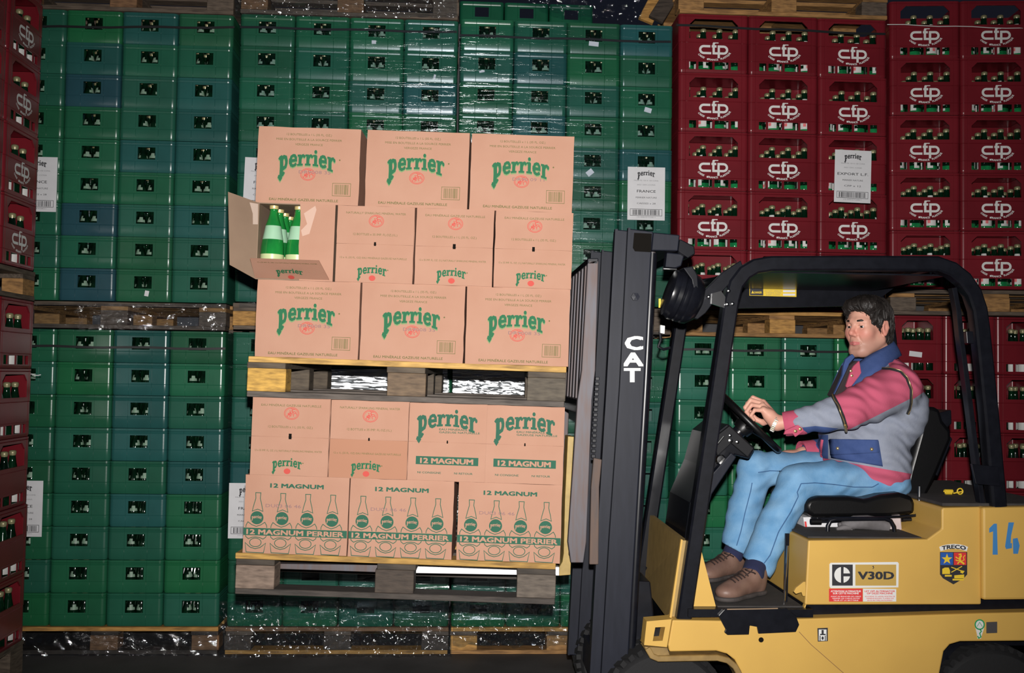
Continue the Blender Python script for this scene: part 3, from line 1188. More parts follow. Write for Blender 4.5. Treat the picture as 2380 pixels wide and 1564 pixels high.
def flaps(root, w, hole=(.004, .010), gap=.0016, lowcol=None):
    """the two glued end flaps meeting at mid height, with a small finger slot"""
    hw, hh = hole
    t = .003
    for s, nm in ((1, 'upper'), (-1, 'lower')):
        zc = BH/2
        if s > 0:
            out = [(-w/2+.001, zc+gap/2), (-hw, zc+gap/2), (-hw, zc+hh), (hw, zc+hh), (hw, zc+gap/2), (w/2-.001, zc+gap/2), (w/2-.001, BH-.0015), (-w/2+.001, BH-.0015)]
        else:
            out = [(-w/2+.001, .0015), (w/2-.001, .0015), (w/2-.001, zc-gap/2), (hw, zc-gap/2), (hw, zc-hh*.6), (-hw, zc-hh*.6), (-hw, zc-gap/2), (-w/2+.001, zc-gap/2)]
        b = MB().prism([Vector((a, -.0046, c)) for a, c in out], (0, .0062, 0))
        b.build('carton_flap', lowcol if (lowcol and s < 0) else M_card, root)
    b = MB().box((-hw*1.3, -.0038, BH/2-hh*.9), (hw*1.3, .002, BH/2+hh*1.2))
    b.build('finger_slot', M_black, root)


def print_end(root, top, mid, low):
    W = .293
    Y = -.0056
    addp(root, 'printed_logo', lambda p: script_logo(p, -.006, z_(.845), W*.37), M_grn, y=Y)

    lines_on(root, [(top, 0, z_(.108), .0085, dict(w=W*.77)), (mid, 0, z_(.385), .0085, dict(w=W*.57)), (low, -.004, z_(.69), .0072, dict(w=W*.86))], M_olive, Y)
    addp(root, 'registered_mark', lambda p: p.ell(.052, z_(.83), .0024, .0024, n=8), M_olive, y=Y)
    addp(root, 'red_seal', lambda p: seal(p, .002, z_(.195), .0275, .0225), M_redp, y=Y)
    addp(root, 'small_red_seal', lambda p: seal(p, -.006, z_(.938), .0125, .0105, True), M_redp, y=Y)


def print_magnum_end(root):
    W = .293
    Y = -.0056
    addp(root, 'printed_logo', lambda p: script_logo(p, .0, z_(.235), W*.76), M_grnd, y=Y)
    lines_on(root, [('EAU MINÉRALE', -.032, z_(.345), .0072, dict(w=W*.36, align='L', bold=.015)), ('GAZEUSE NATURELLE', -.032, z_(.382), .0072, dict(w=W*.52, align='L', bold=.015)),
                    ('NI CONSIGNE', -.064, z_(.905), .0075, dict(w=W*.3, bold=.015)), ('NI RETOUR', .064, z_(.905), .0075, dict(w=W*.235, bold=.015))], M_grnd, Y-.0004)
    addp(root, 'printed_band', lambda p: p.rect(-W*.395, z_(.79), W*.405, z_(.685)), M_grnd, y=Y)
    lines_on(root, [('12 MAGNUM', .0, z_(.772), .0195, dict(w=W*.67, bold=.05))], M_card, Y-.0006, 'band_lettering')


def print_magnum_long(root, code):
    W = .389
    Y = -.0036

    lines_on(root, [('12 MAGNUM', 0, z_(.152), .0155, dict(w=W*.51, bold=.055))], M_grnd, Y)
    addp(root, 'printed_band', lambda p: p.rect(-W*.498, z_(.77), W*.498, z_(.675)), M_grnd, y=Y)
    for i in range(4):
        def art(p):
            x = -.1435+.0935*i
            t = .0026
            k = W/1130.
            p.stroke([(x-26*k, z_(.26)), (x-28*k, z_(.225)), (x+28*k, z_(.225)), (x+26*k, z_(.26)), (x+24*k, z_(.295)), (x+45*k, z_(.39)), (x+58*k, z_(.462)), (x, z_(.435)), (x-58*k, z_(.462)), (x-45*k, z_(.39)), (x-24*k, z_(.295)), (x-26*k, z_(.26))], t)
            p.ell(x-4*k, z_(.545), 71*k, 71*k)
            xb = x-8*k
            p.stroke([(xb-112*k, z_(.67)), (xb-110*k, z_(.64)), (xb-92*k, z_(.60)), (xb-50*k, z_(.635)), (xb, z_(.655)), (xb+50*k, z_(.635)), (xb+92*k, z_(.60)), (xb+112*k, z_(.64)), (xb+116*k, z_(.67))], t)
            p.stroke([(xb-112*k, z_(.765)), (xb-108*k, z_(.79)), (xb-80*k, z_(.815)), (xb-40*k, z_(.795)), (xb, z_(.79)), (xb+40*k, z_(.795)), (xb+80*k, z_(.815)), (xb+108*k, z_(.79)), (xb+114*k, z_(.765))], t)
            xc = xb-2*k
            p.ell(xc, z_(.86), 63*k, 46*k, t)
            p.stroke([(xc-112*k, z_(.865)), (xc-96*k, z_(.985)), (xc+92*k, z_(.99)), (xc+112*k, z_(.865)), (xc+78*k, z_(.90)), (xc+50*k, z_(.925)), (xc, z_(.94)), (xc-50*k, z_(.925)), (xc-78*k, z_(.90))], t, closed=True)
        addp(root, 'printed_bottle', art, M_grnd, y=Y-.0002)
        addp(root, 'bottle_lettering', lambda p: script_logo(p, -.1448+.0935*i, z_(.54), .038), M_card, y=Y-.0007)
    lines_on(root, [('12 MAGNUM PERRIER', 0, z_(.755), .0185, dict(w=W*.93, bold=.045))], M_card, Y-.0007, 'band_lettering')
    addp(root, 'date_stamp', lambda p: p.text(code, -.048, z_(.405), .0125, w=W*.34), M_code, y=Y-.0009)


GU, GLo = 'cartons on the upper pallet', 'cartons on the lower pallet'
c1 = carton(717, 375, ZU[2], BW, 'top layer carton at left, above the torn open carton', 1, GU)
print_long(c1, 'DR9008 35', 1)
c2 = carton(970, 384, ZU[2], BW, 'top layer carton in the middle, gaps on both sides', 2, GU)
print_long(c2, None, 2)
c3 = carton(1213, 395, ZU[2], BW, 'top layer carton at right, nearest the mast', 3, GU)
print_long(c3, 'DR90 09 11', 3)
EN = ('NATURALLY SPARKLING MINERAL WATER', '12 BOTTLES x 35 IMP. FL.OZ.(1L.)', '12 x 1L (35 FL. OZ) EAU MINÉRALE GAZEUSE NATURELLE')
FRT = ('EAU MINÉRALE GAZEUSE NATURELLE', '12 BOUTEILLES x 1 L (35 FL. OZ.)', '12 x 35 IMP. FL. OZ. (1L) NATURALLY SPARKLING MINERAL WATER')
for i, (u, v, lab, tx, hole) in enumerate(((872, 566, 'end-on carton right beside the torn open carton', EN, (.004, .009)), (1056, 571, 'third end-on carton in the layer with the open carton', FRT, (.0055, .012)), (1240, 577, 'end-on carton nearest the mast, layer with the open carton', FRT, (.005, .011)))):
    c = carton(u, v, ZU[1], .293, lab, 10+i, GU, d=.389)
    flaps(c, .293, hole)
    print_end(c, *tx)
for i, (u, v, lab) in enumerate(((715, 739, 'carton at left on the upper pallet, under the torn open carton'), (959, 749, 'middle carton standing on the upper pallet'), (1203, 757, 'carton at right on the upper pallet, beside the mast'))):
    c = carton(u, v, ZU[0], BW, lab, 20+i, GU)
    print_long(c, 'DR9008 35', 4+i)
for i, (u, v, lab, tx, hole) in enumerate(((675, 1014, 'end-on carton at far left under the upper pallet', FRT, (.0055, .013)), (858, 1019, 'second end-on carton under the upper pallet, with scuffed lower flap', EN, (.003, .007)))):
    c = carton(u, v, ZL[1], .293, lab, 30+i, GLo, d=.389)
    flaps(c, .293, hole, lowcol=mat('cardboard_scuffed', (0.35, 0.17, 0.105), 0.8, var=0.2, vscale=4, col2=(0.42, 0.22, 0.145), spec=0.25) if i else None)
    print_end(c, *tx)
for i, (u, v, lab) in enumerate(((1040, 1025, 'end-on carton with green band, third under the upper pallet'), (1220, 1031, 'end-on carton with green band, nearest the mast under the upper pallet'))):
    c = carton(u, v, ZL[1], .293, lab, 40+i, GLo, d=.389)
    flaps(c, .293, (.0025, .007))
    print_magnum_end(c)
for i, (u, v, lab) in enumerate(((688, 1195, 'carton printed with four bottles, left on the lower pallet'), (932, 1204, 'carton printed with four bottles, middle of the lower pallet'), (1184, 1212, 'carton printed with four bottles, right on the lower pallet'))):
    c = carton(u, v, ZL[0], BW, lab, 50+i, GLo)
    print_magnum_long(c, 'DU03 06 46')

# ------------------------------------------------------------------ the torn open carton and its bottles
xo = lx(687, 560)[0]
w, h, d = .293, BH, .389
oc = empty('open_carton', ML @ Matrix.Translation((xo, 0, ZU[1])))
tag(oc, 'torn open carton with bottles showing, flap swung out to the left', 'cardboard box', GU)
t = .004
b = MB()
b.box((-w/2, 0, 0), (-w/2+t, d, h))
b.box((w/2-t, 0, 0), (w/2, d, h))
b.box((-w/2+t, 0, 0), (w/2-t, d, t))
b.box((-w/2+t, 0, h-t), (w/2-t, d, h))
b.box((-w/2+t, d-t, t), (w/2-t, d, h-t))
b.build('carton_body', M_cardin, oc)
xs = lx(697, 560)[0]-xo
b = MB().prism([Vector(p) for p in ((xs+.004, -.004, .0), (w/2, -.004, .0), (w/2, -.004, h), (xs-.004, -.004, h), (xs, -.004, h*.8), (xs-.003, -.004, h*.45))], (0, .004, 0))
b.build('closed_flap', M_card, oc)
# swung-out left flap
hinge = Vector((-w/2, -.001, 0))
fd = Vector((-.088, -.105, .014))
fp = [hinge+Vector((0, 0, .0)), hinge+Vector((0, 0, h-.002)), hinge+fd+Vector((0, 0, h-.004+.008)), hinge+fd*.85+Vector((0, 0, .03))]
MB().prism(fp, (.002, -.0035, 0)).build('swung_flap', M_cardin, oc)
MB().prism([hinge+fd*.32+Vector((.004, -.004, h-.012)), hinge+fd*.04+Vector((.004, -.004, h-.008)), hinge+fd*.02+Vector((.004, -.004, h-.085)), hinge+fd*.18+Vector((.004, -.004, h-.09)), hinge+fd*.2+Vector((.004, -.004, h-.05))], (.001, -.001, 0)).build('torn_tape', mat('tape', (.45, .35, .29), .5), oc)
# bottom flap pulled forward
lf = [Vector((-w/2, -.002, .004)), Vector((w/2-.012, -.002, .004)), Vector((w/2-.034, -.112, .066)), Vector((-w/2+.006, -.112, .066))]
MB().prism(lf, (0, .003, .002)).build('lower_flap', M_card, oc)
sl = Vector((0, -.110, .062)).normalized()
Mf = Matrix(((1, 0, 0, 0), (0, sl.z, sl.y, 0), (0, -sl.y, sl.z, 0), (0, 0, 0, 1)))
q = Print()
script_logo(q, -.006, .055, .098)
q.build('printed_logo', M_grn, oc, y=-.0045, M=Matrix.Translation((0, -.002, .004)) @ Mf)
q = Print()
q.text(FRT[2], -.006, .108, .006, w=.22)
q.build('printed_text', M_olive, oc, y=-.0045, M=Matrix.Translation((0, -.002, .004)) @ Mf)
q = Print()
seal(q, -.006, .02, .012, .012, True)
q.build('small_red_seal', M_redp, oc, y=-.0045, M=Matrix.Translation((0, -.002, .004)) @ Mf)
q = Print()
q.poly([(.028, .255), (.07, .285), (.075, .27), (.06, .21), (.052, .178), (.026, .168), (.02, .19), (.042, .215)])
q.build('torn_patch', mat('torn_card', (.48, .32, .25), .85), oc, y=-.0048)

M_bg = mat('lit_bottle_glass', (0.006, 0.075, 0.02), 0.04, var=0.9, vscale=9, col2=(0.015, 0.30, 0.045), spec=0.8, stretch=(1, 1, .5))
M_lab2 = mat('pale_label', (0.26, 0.46, 0.30), 0.35, var=.5, vscale=14, col2=(.34, .5, .38))
M_lab3 = mat('cream_label', (0.45, 0.52, 0.27), 0.3)
M_gold = mat('gold_cap', (0.62, 0.5, 0.22), 0.35, metal=0.4)
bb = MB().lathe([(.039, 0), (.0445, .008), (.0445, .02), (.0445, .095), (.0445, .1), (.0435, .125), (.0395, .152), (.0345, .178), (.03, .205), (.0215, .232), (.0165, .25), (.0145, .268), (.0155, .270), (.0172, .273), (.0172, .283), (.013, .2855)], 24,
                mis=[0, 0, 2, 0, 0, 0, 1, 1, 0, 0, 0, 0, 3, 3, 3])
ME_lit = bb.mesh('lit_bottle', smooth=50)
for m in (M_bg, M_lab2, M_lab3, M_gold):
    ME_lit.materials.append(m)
bx1, bx2 = lx(629, 500)[0]-xo, lx(688, 500)[0]-xo
for i in range(4):
    for k, bx in enumerate((bx1, bx2)):
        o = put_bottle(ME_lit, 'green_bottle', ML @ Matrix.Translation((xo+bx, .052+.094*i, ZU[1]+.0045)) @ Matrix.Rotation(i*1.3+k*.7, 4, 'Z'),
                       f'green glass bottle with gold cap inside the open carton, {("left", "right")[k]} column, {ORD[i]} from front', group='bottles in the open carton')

# ------------------------------------------------------------------ the two load pallets
xc = lx(945, 870)[0]
make_pallet(ML @ Matrix.Translation((xc+.0, .5, z0+2*BH+.0005)), 'upper load pallet with yellow top edge and left block', cols=dict(top=(.60, .36, .10, 1), block=[(.62, .36, .07, 1), (.16, .105, .06, 1), (.105, .085, .06, 1)], bot=(.115, .095, .08, 1), str=(.10, .075, .05, 1)), seed=41, hb=.0865, group='load pallets')
xc = lx(919, 1340)[0]
make_pallet(ML @ Matrix.Translation((xc, .5, z0-.1535)), 'lower load pallet resting on the forks, grey blocks and yellow top edge', cols=dict(top=(.52, .30, .07, 1), block=[(.23, .165, .125, 1), (.06, .042, .03, 1), (.125, .10, .078, 1)], bot=(.065, .052, .043, 1), str=(.055, .042, .03, 1)), seed=42, hb=.0865, group='load pallets')
# ================================================================== THE FORKLIFT
M_yel = mat('truck_yellow', (0.60, 0.37, 0.088), 0.45, var=0.35, vscale=6, col2=(0.5, 0.3, 0.075), bump=0.05, bscale=300, spec=0.35)
M_blk = mat('truck_black', (0.0042, 0.0046, 0.0072), 0.30, var=0.5, vscale=25, col2=(0.010, 0.011, 0.016), spec=0.4)
M_mast = mat('mast_steel', (0.0060, 0.0075, 0.0145), 0.5, var=0.6, vscale=12, col2=(0.012, 0.014, 0.024), stretch=(4, 4, .6), spec=0.25)
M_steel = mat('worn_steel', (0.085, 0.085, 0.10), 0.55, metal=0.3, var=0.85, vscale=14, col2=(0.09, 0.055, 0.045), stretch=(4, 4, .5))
M_rust = mat('rusty_steel', (0.12, 0.075, 0.055), 0.7, metal=0.2, var=0.8, vscale=14, col2=(0.07, 0.06, 0.06), stretch=(4, 4, .6))
M_fork = mat('polished_fork', (0.75, 0.74, 0.76), 0.55, metal=0.35, var=0.3, vscale=9, stretch=(.4, 4, 4))
M_tan = mat('fork_paint', (0.42, 0.29, 0.085), 0.55, var=0.5, vscale=20)
M_rub = mat('tyre_rubber', (0.007, 0.007, 0.008), 0.8, bump=0.3, bscale=80)
M_mat = mat('rubber_mat', (0.045, 0.04, 0.038), 0.85, var=0.5, vscale=20)
M_vin = mat('seat_vinyl', (0.0035, 0.0035, 0.004), 0.38, spec=0.4, bump=0.1, bscale=120)
M_chr = mat('chrome', (0.7, 0.7, 0.7), 0.18, metal=1.0)
M_lblue = mat('blue_paint', (0.045, 0.2, 0.46), 0.6)
M_dred = mat('decal_red', (0.62, 0.035, 0.035), 0.5)
M_dblue = mat('decal_blue', (0.02, 0.09, 0.36), 0.5)
M_dyel = mat('decal_yellow', (0.72, 0.5, 0.03), 0.5)
M_dgrn = mat('decal_green', (0.02, 0.3, 0.1), 0.5)
M_dgold = mat('decal_gold', (0.48, 0.31, 0.075), 0.5)

YN, YQ = 3.90, 4.90
truck = empty('forklift', loc=(P(1900, 1500, YN).x, (YN+YQ)/2, 0))
tag(truck, 'yellow and black forklift truck carrying two pallets of cartons', 'forklift')
TI = Matrix.Translation(-truck.location)


def tb(mb, name, m, smooth=None, bevel=0.0, parent=None):
    """build a part of the truck from world-space geometry"""
    mb.v = [tuple(Vector(p)-truck.location) for p in mb.v]
    return mb.build(name, m, parent or truck, smooth, bevel)


def px(pts, Y):
    return [P(u, v, Y) for u, v in pts]


def slab(name, pts, Y0, Y1, m, bevel=0.0, smooth=None, parent=None):
    """a solid: side outline seen at depth Y0, going back to Y1"""
    return tb(MB().prism(px(pts, Y0), (0, Y1-Y0, 0)), name, m, smooth, bevel, parent)


def pxprint(name, fn, Y, m, parent=None):
    pr = Print()
    fn(pr)
    me = bpy.data.meshes.new(name)
    vs = [P(a, -c, Y-1.2e-5*l)-truck.location for a, c, l in pr.v]
    me.from_pydata([tuple(q) for q in vs], [], pr.f)
    me.update()
    return obj(name, me, m, parent or truck)


# ---- chassis
arch_f = [(1735, 1600), (1722, 1560), (1708, 1534), (1690, 1520), (1665, 1513), (1556, 1515)]
slab('side_frame', [(1553, 1500), (1563, 1441), (1690, 1443), (1870, 1438), (2290, 1425), (2480, 1421), (2480, 1489), (2232, 1491), (2208, 1498), (2194, 1514), (2184, 1565), (2180, 1600)]+arch_f, YN, YN+.10, M_yel, bevel=.006)
slab('chassis_core', [(1580, 1470), (2460, 1450), (2460, 1500), (2230, 1500), (2210, 1520), (2195, 1620), (1725, 1620), (1700, 1535), (1580, 1530)], YN+.10, YQ-.10, M_blk)
slab('far_side_frame', [(1573, 1441), (2470, 1427), (2470, 1500), (2200, 1500), (2180, 1600), (1725, 1600), (1665, 1513), (1560, 1515)], YQ-.1, YQ, M_yel)
tb(MB().tube(px([(1500, 1499), (1510, 1517), (1524, 1523), (1660, 1521), (1684, 1527), (1701, 1541), (1715, 1566), (1724, 1598)], YN+.03), 0, flat=(.05, .011, Vector((0, 1, 0)))), 'fender_lip', mat('fender_shaded', (.30, .19, .06), .6, var=.6, vscale=20), smooth=40)  # body yellow painted browner, for the shade where the lip turns under
# front step box with its square hole
o4, i4 = px([(1503, 1444), (1561, 1439), (1550, 1504), (1497, 1499)], YN-.012), px([(1523, 1458), (1546, 1457), (1540, 1489), (1517, 1490)], YN-.012)
b = MB()
dY = Vector((0, .07, 0))
vs = o4+i4+[p+dY for p in o4]+[p+dY for p in i4]
fs = []
for i in range(4):
    j = (i+1) % 4
    fs += [(i, 4+i, 4+j, j), (8+i, 8+j, 12+j, 12+i), (i, j, 8+j, 8+i), (4+i, 12+i, 12+j, 4+j)]
b.add(vs, fs)
tb(b, 'front_step', M_yel)
slab('step_hole_back', [(1515, 1456), (1548, 1455), (1542, 1492), (1512, 1493)], YN+.06, YN+.065, M_blk)
slab('lower_bumper', [(1498, 1503), (1551, 1506), (1556, 1522), (1520, 1524), (1506, 1516)], YN-.01, YN+.09, mat('fender_shaded', (.3, .19, .06)))
# tread plate on the step, with the yellow showing through its notch
slab('tread_plate', [(1670, 1431), (1684, 1416), (1829, 1414), (1850, 1431), (1858, 1452), (1850, 1469), (1763, 1473), (1760, 1457), (1743, 1454), (1741, 1475), (1691, 1476), (1684, 1470), (1687, 1463), (1681, 1452)], YN-.012, YN-.001, M_blk, bevel=.002)
zf = P(1750, 1416, YN).z
xf0, xf1 = P(1600, 1416, YN).x, P(1890, 1416, YN).x
tb(MB().box((xf0, YN+.0, zf-.03), (xf1, YQ, zf)), 'floor_plate', M_blk)
tb(MB().box((xf0+.12, YN+.03, zf+.0005), (xf1-.03, YQ-.05, zf+.006)), 'floor_mat', M_mat)
pxprint('plate_edge_wear', lambda p: p.stroke([(1690, -1416), (1760, -1415), (1808, -1414)], 2.2), YN-.0135, mat('scuffed_metal', (.3, .2, .12), .5))
pxprint('frame_hole', lambda p: p.ell(1769, -1487, 6, 6), YN-.0008, M_black)
pxprint('panel_seam', lambda p: p.stroke([(1857, -1468), (1885, -1498), (1942, -1548), (1990, -1590)], 1.3), YN-.0008, mat('seam', (.2, .1, .04), .7))

# ---- front cowl (its face looks to the mast), side brace
cw = [(1585, 1256), (1555, 1443)]
A0, A1 = P(1586, 1256, YN+.06), P(1556, 1444, YN+.06)
B0, B1 = P(1506, 1194, YQ-.06), P(1493, 1358, YQ-.06)
b = MB()
dx = Vector((.02, 0, 0))
b.add([A0, A1, B1, B0, A0+dx, A1+dx, B1+dx, B0+dx], [(0, 1, 2, 3), (7, 6, 5, 4), (0, 4, 5, 1), (3, 2, 6, 7), (0, 3, 7, 4), (1, 5, 6, 2)])
tb(b, 'front_cowl', mat('cowl_yellow_shaded', (.36, .235, .075), .6, var=.3, vscale=20))  # truck yellow painted darker, as the shade on a face turned from the flash
slab('cowl_brace', [(1627, 1268), (1672, 1441), (1603, 1442), (1605, 1400)], YN+.05, YN+.06, M_yel)
slab('cowl_edge', [(1583, 1253), (1587, 1255), (1560, 1443), (1555, 1443)], YN+.045, YN+.06, M_yel)

# ---- bonnet, counterweight
YH = YN+.03
hood = slab('bonnet', [(1879, 1256), (2156, 1253), (2189, 1229), (2189, 1184), (2194, 1180), (2279, 1178), (2281, 1405), (1871, 1406)], YH, YQ-.03, M_yel, bevel=.006)
slab('bonnet_lip', [(1871, 1405), (1874, 1405), (1866, 1430), (1863, 1430)], YH, YH+.02, M_yel)
slab('counterweight', [(2284, 1179), (2480, 1176), (2480, 1393), (2285, 1395)], YN+.01, YQ-.01, M_yel, bevel=.01)
slab('sill_recess', [(1872, 1402), (2480, 1390), (2480, 1426), (1862, 1440)], YN+.06, YQ-.06, M_blk)
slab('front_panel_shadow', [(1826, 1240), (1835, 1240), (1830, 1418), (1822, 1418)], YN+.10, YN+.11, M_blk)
tb(MB().tube(px([(1831, 1268), (1822, 1412)], YN+.06), .004, 6), 'hood_stay', M_chr)
slab('bonnet_latch', [(1850, 1366), (1868, 1352), (1872, 1352), (1872, 1385), (1866, 1385), (1863, 1376), (1850, 1380), (1845, 1375)], YH-.012, YH-.001, M_yel)
zt = P(2240, 1178, YH).z
x0, x1 = P(2196, 1178, YH).x, P(2278, 1178, YH).x
tb(MB().box((x0, YH+.02, zt+.0005), (P(2470, 1178, YH).x, YQ-.05, zt+.012)), 'bonnet_top_mat', M_mat)
zt2 = P(2000, 1254, YH).z
tb(MB().box((P(1884, 1254, YH).x, YH+.03, zt2), (P(2150, 1254, YH).x, YQ-.06, zt2+.006)), 'seat_deck_mat', M_mat)

# ---- wheels
for nm, u, r_, w_ in (('front_wheel', 1545, .245, .2), ('rear_wheel', 2312, .245, .17)):
    for Yc in (YN+.14, YQ-.14):
        x = P(u, 1600, YN+.05).x
        Mw = Matrix.Translation((x, Yc, r_)) @ Matrix.Rotation(R(90), 4, 'X')
        b = MB().lathe([(r_*.55, -w_/2), (r_*.9, -w_/2), (r_*.985, -w_*.38), (r_, -w_*.2), (r_, w_*.2), (r_*.985, w_*.38), (r_*.9, w_/2), (r_*.55, w_/2)], 40, Mw)
        n0 = len(b.v)
        wh = tb(b, nm, M_rub, smooth=40)
        g = MB()
        for k in range(40):
            a = 2*math.pi*k/40
            for s in (-1, 1):
                Mk = Mw @ Matrix.Rotation(a, 4, 'Z') @ Matrix.Translation((r_, 0, s*w_*.26)) @ Matrix.Rotation(s*.4, 4, 'X')
                g.box((-.012, -.011, -w_*.22), (.008, .011, w_*.22), M=Mk)
        tb(g, 'tread', M_rub, parent=wh)['kind'] = 'stuff'
        tb(MB().lathe([(.02, -.03), (r_*.5, -.045), (r_*.56, -.07), (r_*.56, .07), (r_*.5, .045), (.02, .03)], 28, Mw), 'wheel_rim', M_yel, smooth=40, parent=wh)

# ---- overhead guard: the same bent frame on both sides
gp = [(1585, 1446), (1641, 1072), (1697, 697), (1707, 661), (1727, 635), (1752, 620), (1788, 614), (1980, 613), (2173, 614), (2208, 627), (2236, 649), (2258, 681), (2271, 720), (2277, 765), (2297, 960), (2316, 1176)]
gn = px(gp, YN+.05)
WY = Vector((0, 1, 0))
for Yg, nm in ((0.0, 'guard_side_frame'), (.86, 'guard_side_frame')):
    pts = [p+Vector((0, Yg, 0)) for p in gn]
    tb(MB().tube(pts, 0, flat=(.033, .029, WY)), nm, M_blk, smooth=30)
    pts2 = [p+Vector((0, Yg+.03, 0)) for p in px([(2222, 668), (2232, 720), (2238, 780), (2262, 960), (2288, 1172)], YN+.05)]
    tb(MB().tube(pts2, 0, flat=(.02, .010, WY)), 'rear_leg_flange', M_blk, smooth=30)
b0, b1 = P(1760, 618, YN+.05), P(2190, 616, YN+.05)
nbar = 9
for k in range(nbar):
    p = b0.lerp(b1, k/(nbar-1))
    tb(MB().box((p.x-.02, YN+.08, p.z-.012), (p.x+.02, YN+.88, p.z+.012)), 'roof_bar', M_blk)
tb(MB().box((b0.x-.03, YN+.085, b0.z-.022), (b1.x+.03, YN+.875, b0.z-.016)), 'roof_sheet', M_blk)
slab('guard_far_beam', [(1700, 655), (1745, 640), (2040, 640), (2090, 660), (2050, 690), (2000, 711), (1700, 717), (1690, 690)], YN+.83, YN+.85, M_blk)
slab('rear_leg_bracket', [(2258, 1078), (2320, 1085), (2326, 1130), (2268, 1125)], YN+.0, YN+.012, M_blk, bevel=.002)
slab('guard_hinge', [(2246, 770), (2262, 770), (2264, 798), (2248, 798)], YN-.005, YN+.02, M_blk, bevel=.002)
slab('guard_clamp', [(1655, 682), (1676, 676), (1686, 690), (1684, 716), (1654, 706)], YN+.02, YN+.03, M_chr)
for (u, v) in ((1693, 676), (1690, 707), (1702, 706), (1647, 690), (1609, 716), (1603, 735)):
    tb(MB().lathe([(.001, 0), (.007, .0), (.008, .004), (.006, .009), (.001, .011)], 10, Matrix.Translation(P(u, v, YN+.016)) @ Matrix.Rotation(R(90), 4, 'X')), 'bolt', M_chr, smooth=40)
# guard decal on the far beam
dk = slab('danger_decal', [(1742, 668), (1851, 671), (1851, 690), (1742, 687)], YN+.826, YN+.829, M_dyel)
pxprint('decal_panel', lambda p: p.poly([(1743, -669), (1774, -670), (1774, -687), (1743, -686)]), YN+.825, M_ink, dk)
pxprint('decal_lettering', lambda p: (p.text('DANGER', 1762, -682, 5, w=17, bold=.02), p.poly([(1746, -682), (1753, -682), (1749.5, -675)])), YN+.824, M_dyel, dk)
pxprint('decal_patches', lambda p: (p.rect(1820, -679, 1848, -674.5), p.rect(1820, -687, 1848, -682.5)), YN+.824, M_paper, dk)
pxprint('decal_text', lambda p: [p.text(('DO NOT OPERATE', 'OVERHEAD GUARD', 'KEEP CLEAR')[k], 1797, -677.5-4.4*k, 2.6, w=40-4*k) for k in range(3)], YN+.824, M_inkg, dk)

# ---- mast: two nested channels each side, leaning back
YM = 4.0
near = [(1461, 531), (1519, 538), (1513, 600), (1497, 899), (1476, 1259), (1458, 1564), (1454, 1640), (1396, 1640), (1399, 1564), (1416, 1259), (1442, 899)]
inner = [(1432, 533), (1462, 536), (1443, 899), (1418, 1259), (1396, 1640), (1368, 1640), (1389, 1259), (1412, 899)]
MO = []
for dy, nm in ((0.0, 'near'), (.72, 'far')):
    Yq = YM+dy
    pp = [p+Vector((0, dy, 0)) for p in px(near, YM)]
    mm = tb(MB().prism(pp, (0, .09, 0)), 'mast_outer_rail', M_mast, bevel=.004)
    MO.append(mm)
    pp = [p+Vector((0, dy, 0)) for p in px(inner, YM+.03)]
    tb(MB().prism(pp, (0, .07, 0)), 'mast_inner_rail', M_mast, bevel=.004)
    # flange edges
    fl_ = [(1459, 530), (1464, 530), (1446, 899), (1420, 1259), (1402, 1564), (1397, 1640), (1393, 1640), (1397, 1564), (1415, 1259), (1440, 899)]
    tb(MB().prism([p+Vector((0, dy-.012, 0)) for p in px(fl_, YM)], (0, .03, 0)), 'rail_flange', M_mast)
    fl2 = [(1430, 532), (1436, 532), (1416, 899), (1392, 1259), (1372, 1640), (1367, 1640), (1388, 1259), (1410, 899)]
    tb(MB().prism([p+Vector((0, dy+.0, 0)) for p in px(fl2, YM+.02)], (0, .03, 0)), 'rail_flange', M_mast)
    # lift cylinder
    cyl = [p+Vector((0, dy+.06, 0)) for p in px([(1523, 585), (1507, 899), (1486, 1259), (1465, 1640)], YM)]
    tb(MB().tube(cyl, .020, 16), 'lift_cylinder', M_blk, smooth=40)
    tb(MB().tube([cyl[0].lerp(cyl[1], -.02), cyl[0].lerp(cyl[1], .12)], .013, 14), 'cylinder_rod', M_steel, smooth=40)
slab('mast_crosshead', [(1519, 540), (1580, 546), (1576, 583), (1515, 582)], YM+.0, YM+.8, M_mast, bevel=.004)
slab('crosshead_arm', [(1580, 555), (1614, 572), (1616, 590), (1600, 600), (1576, 584)], YM+.02, YM+.12, M_blk, bevel=.004)
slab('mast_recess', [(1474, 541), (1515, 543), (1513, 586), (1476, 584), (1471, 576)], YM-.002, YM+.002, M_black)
slab('hose_bracket', [(1550, 586), (1592, 590), (1584, 618), (1560, 628), (1546, 622)], YM+.05, YM+.1, M_mast, bevel=.005)
tb(MB().tube(px([(1541, 624), (1572, 626)], YM+.03), .008, 10), 'hose_pin', M_chr, smooth=40)
tb(MB().lathe([(.001, 0), (.017, 0), (.017, .012), (.001, .014)], 6, Matrix.Translation(P(1476, 690, YM+.0)) @ Matrix.Rotation(R(90), 4, 'X')), 'mast_bolt', M_mast)
slab('mast_tie', [(1400, 1560), (1458, 1565), (1455, 1630), (1396, 1630)], YM+.09, YM+.75, M_mast)
tb(MB().tube(px([(1534, 770), (1536, 790), (1530, 806), (1542, 812), (1558, 808)], YM+.1), .006, 8), 'hose', M_blk, smooth=40)
slab('junction_box', [(1535, 755), (1546, 757), (1545, 776), (1535, 774)], YM+.06, YM+.08, M_white, bevel=.002)
slab('hydraulic_block', [(1478, 1350), (1512, 1352), (1520, 1430), (1482, 1500), (1462, 1500)], YM+.1, YM+.3, M_blk, bevel=.006)
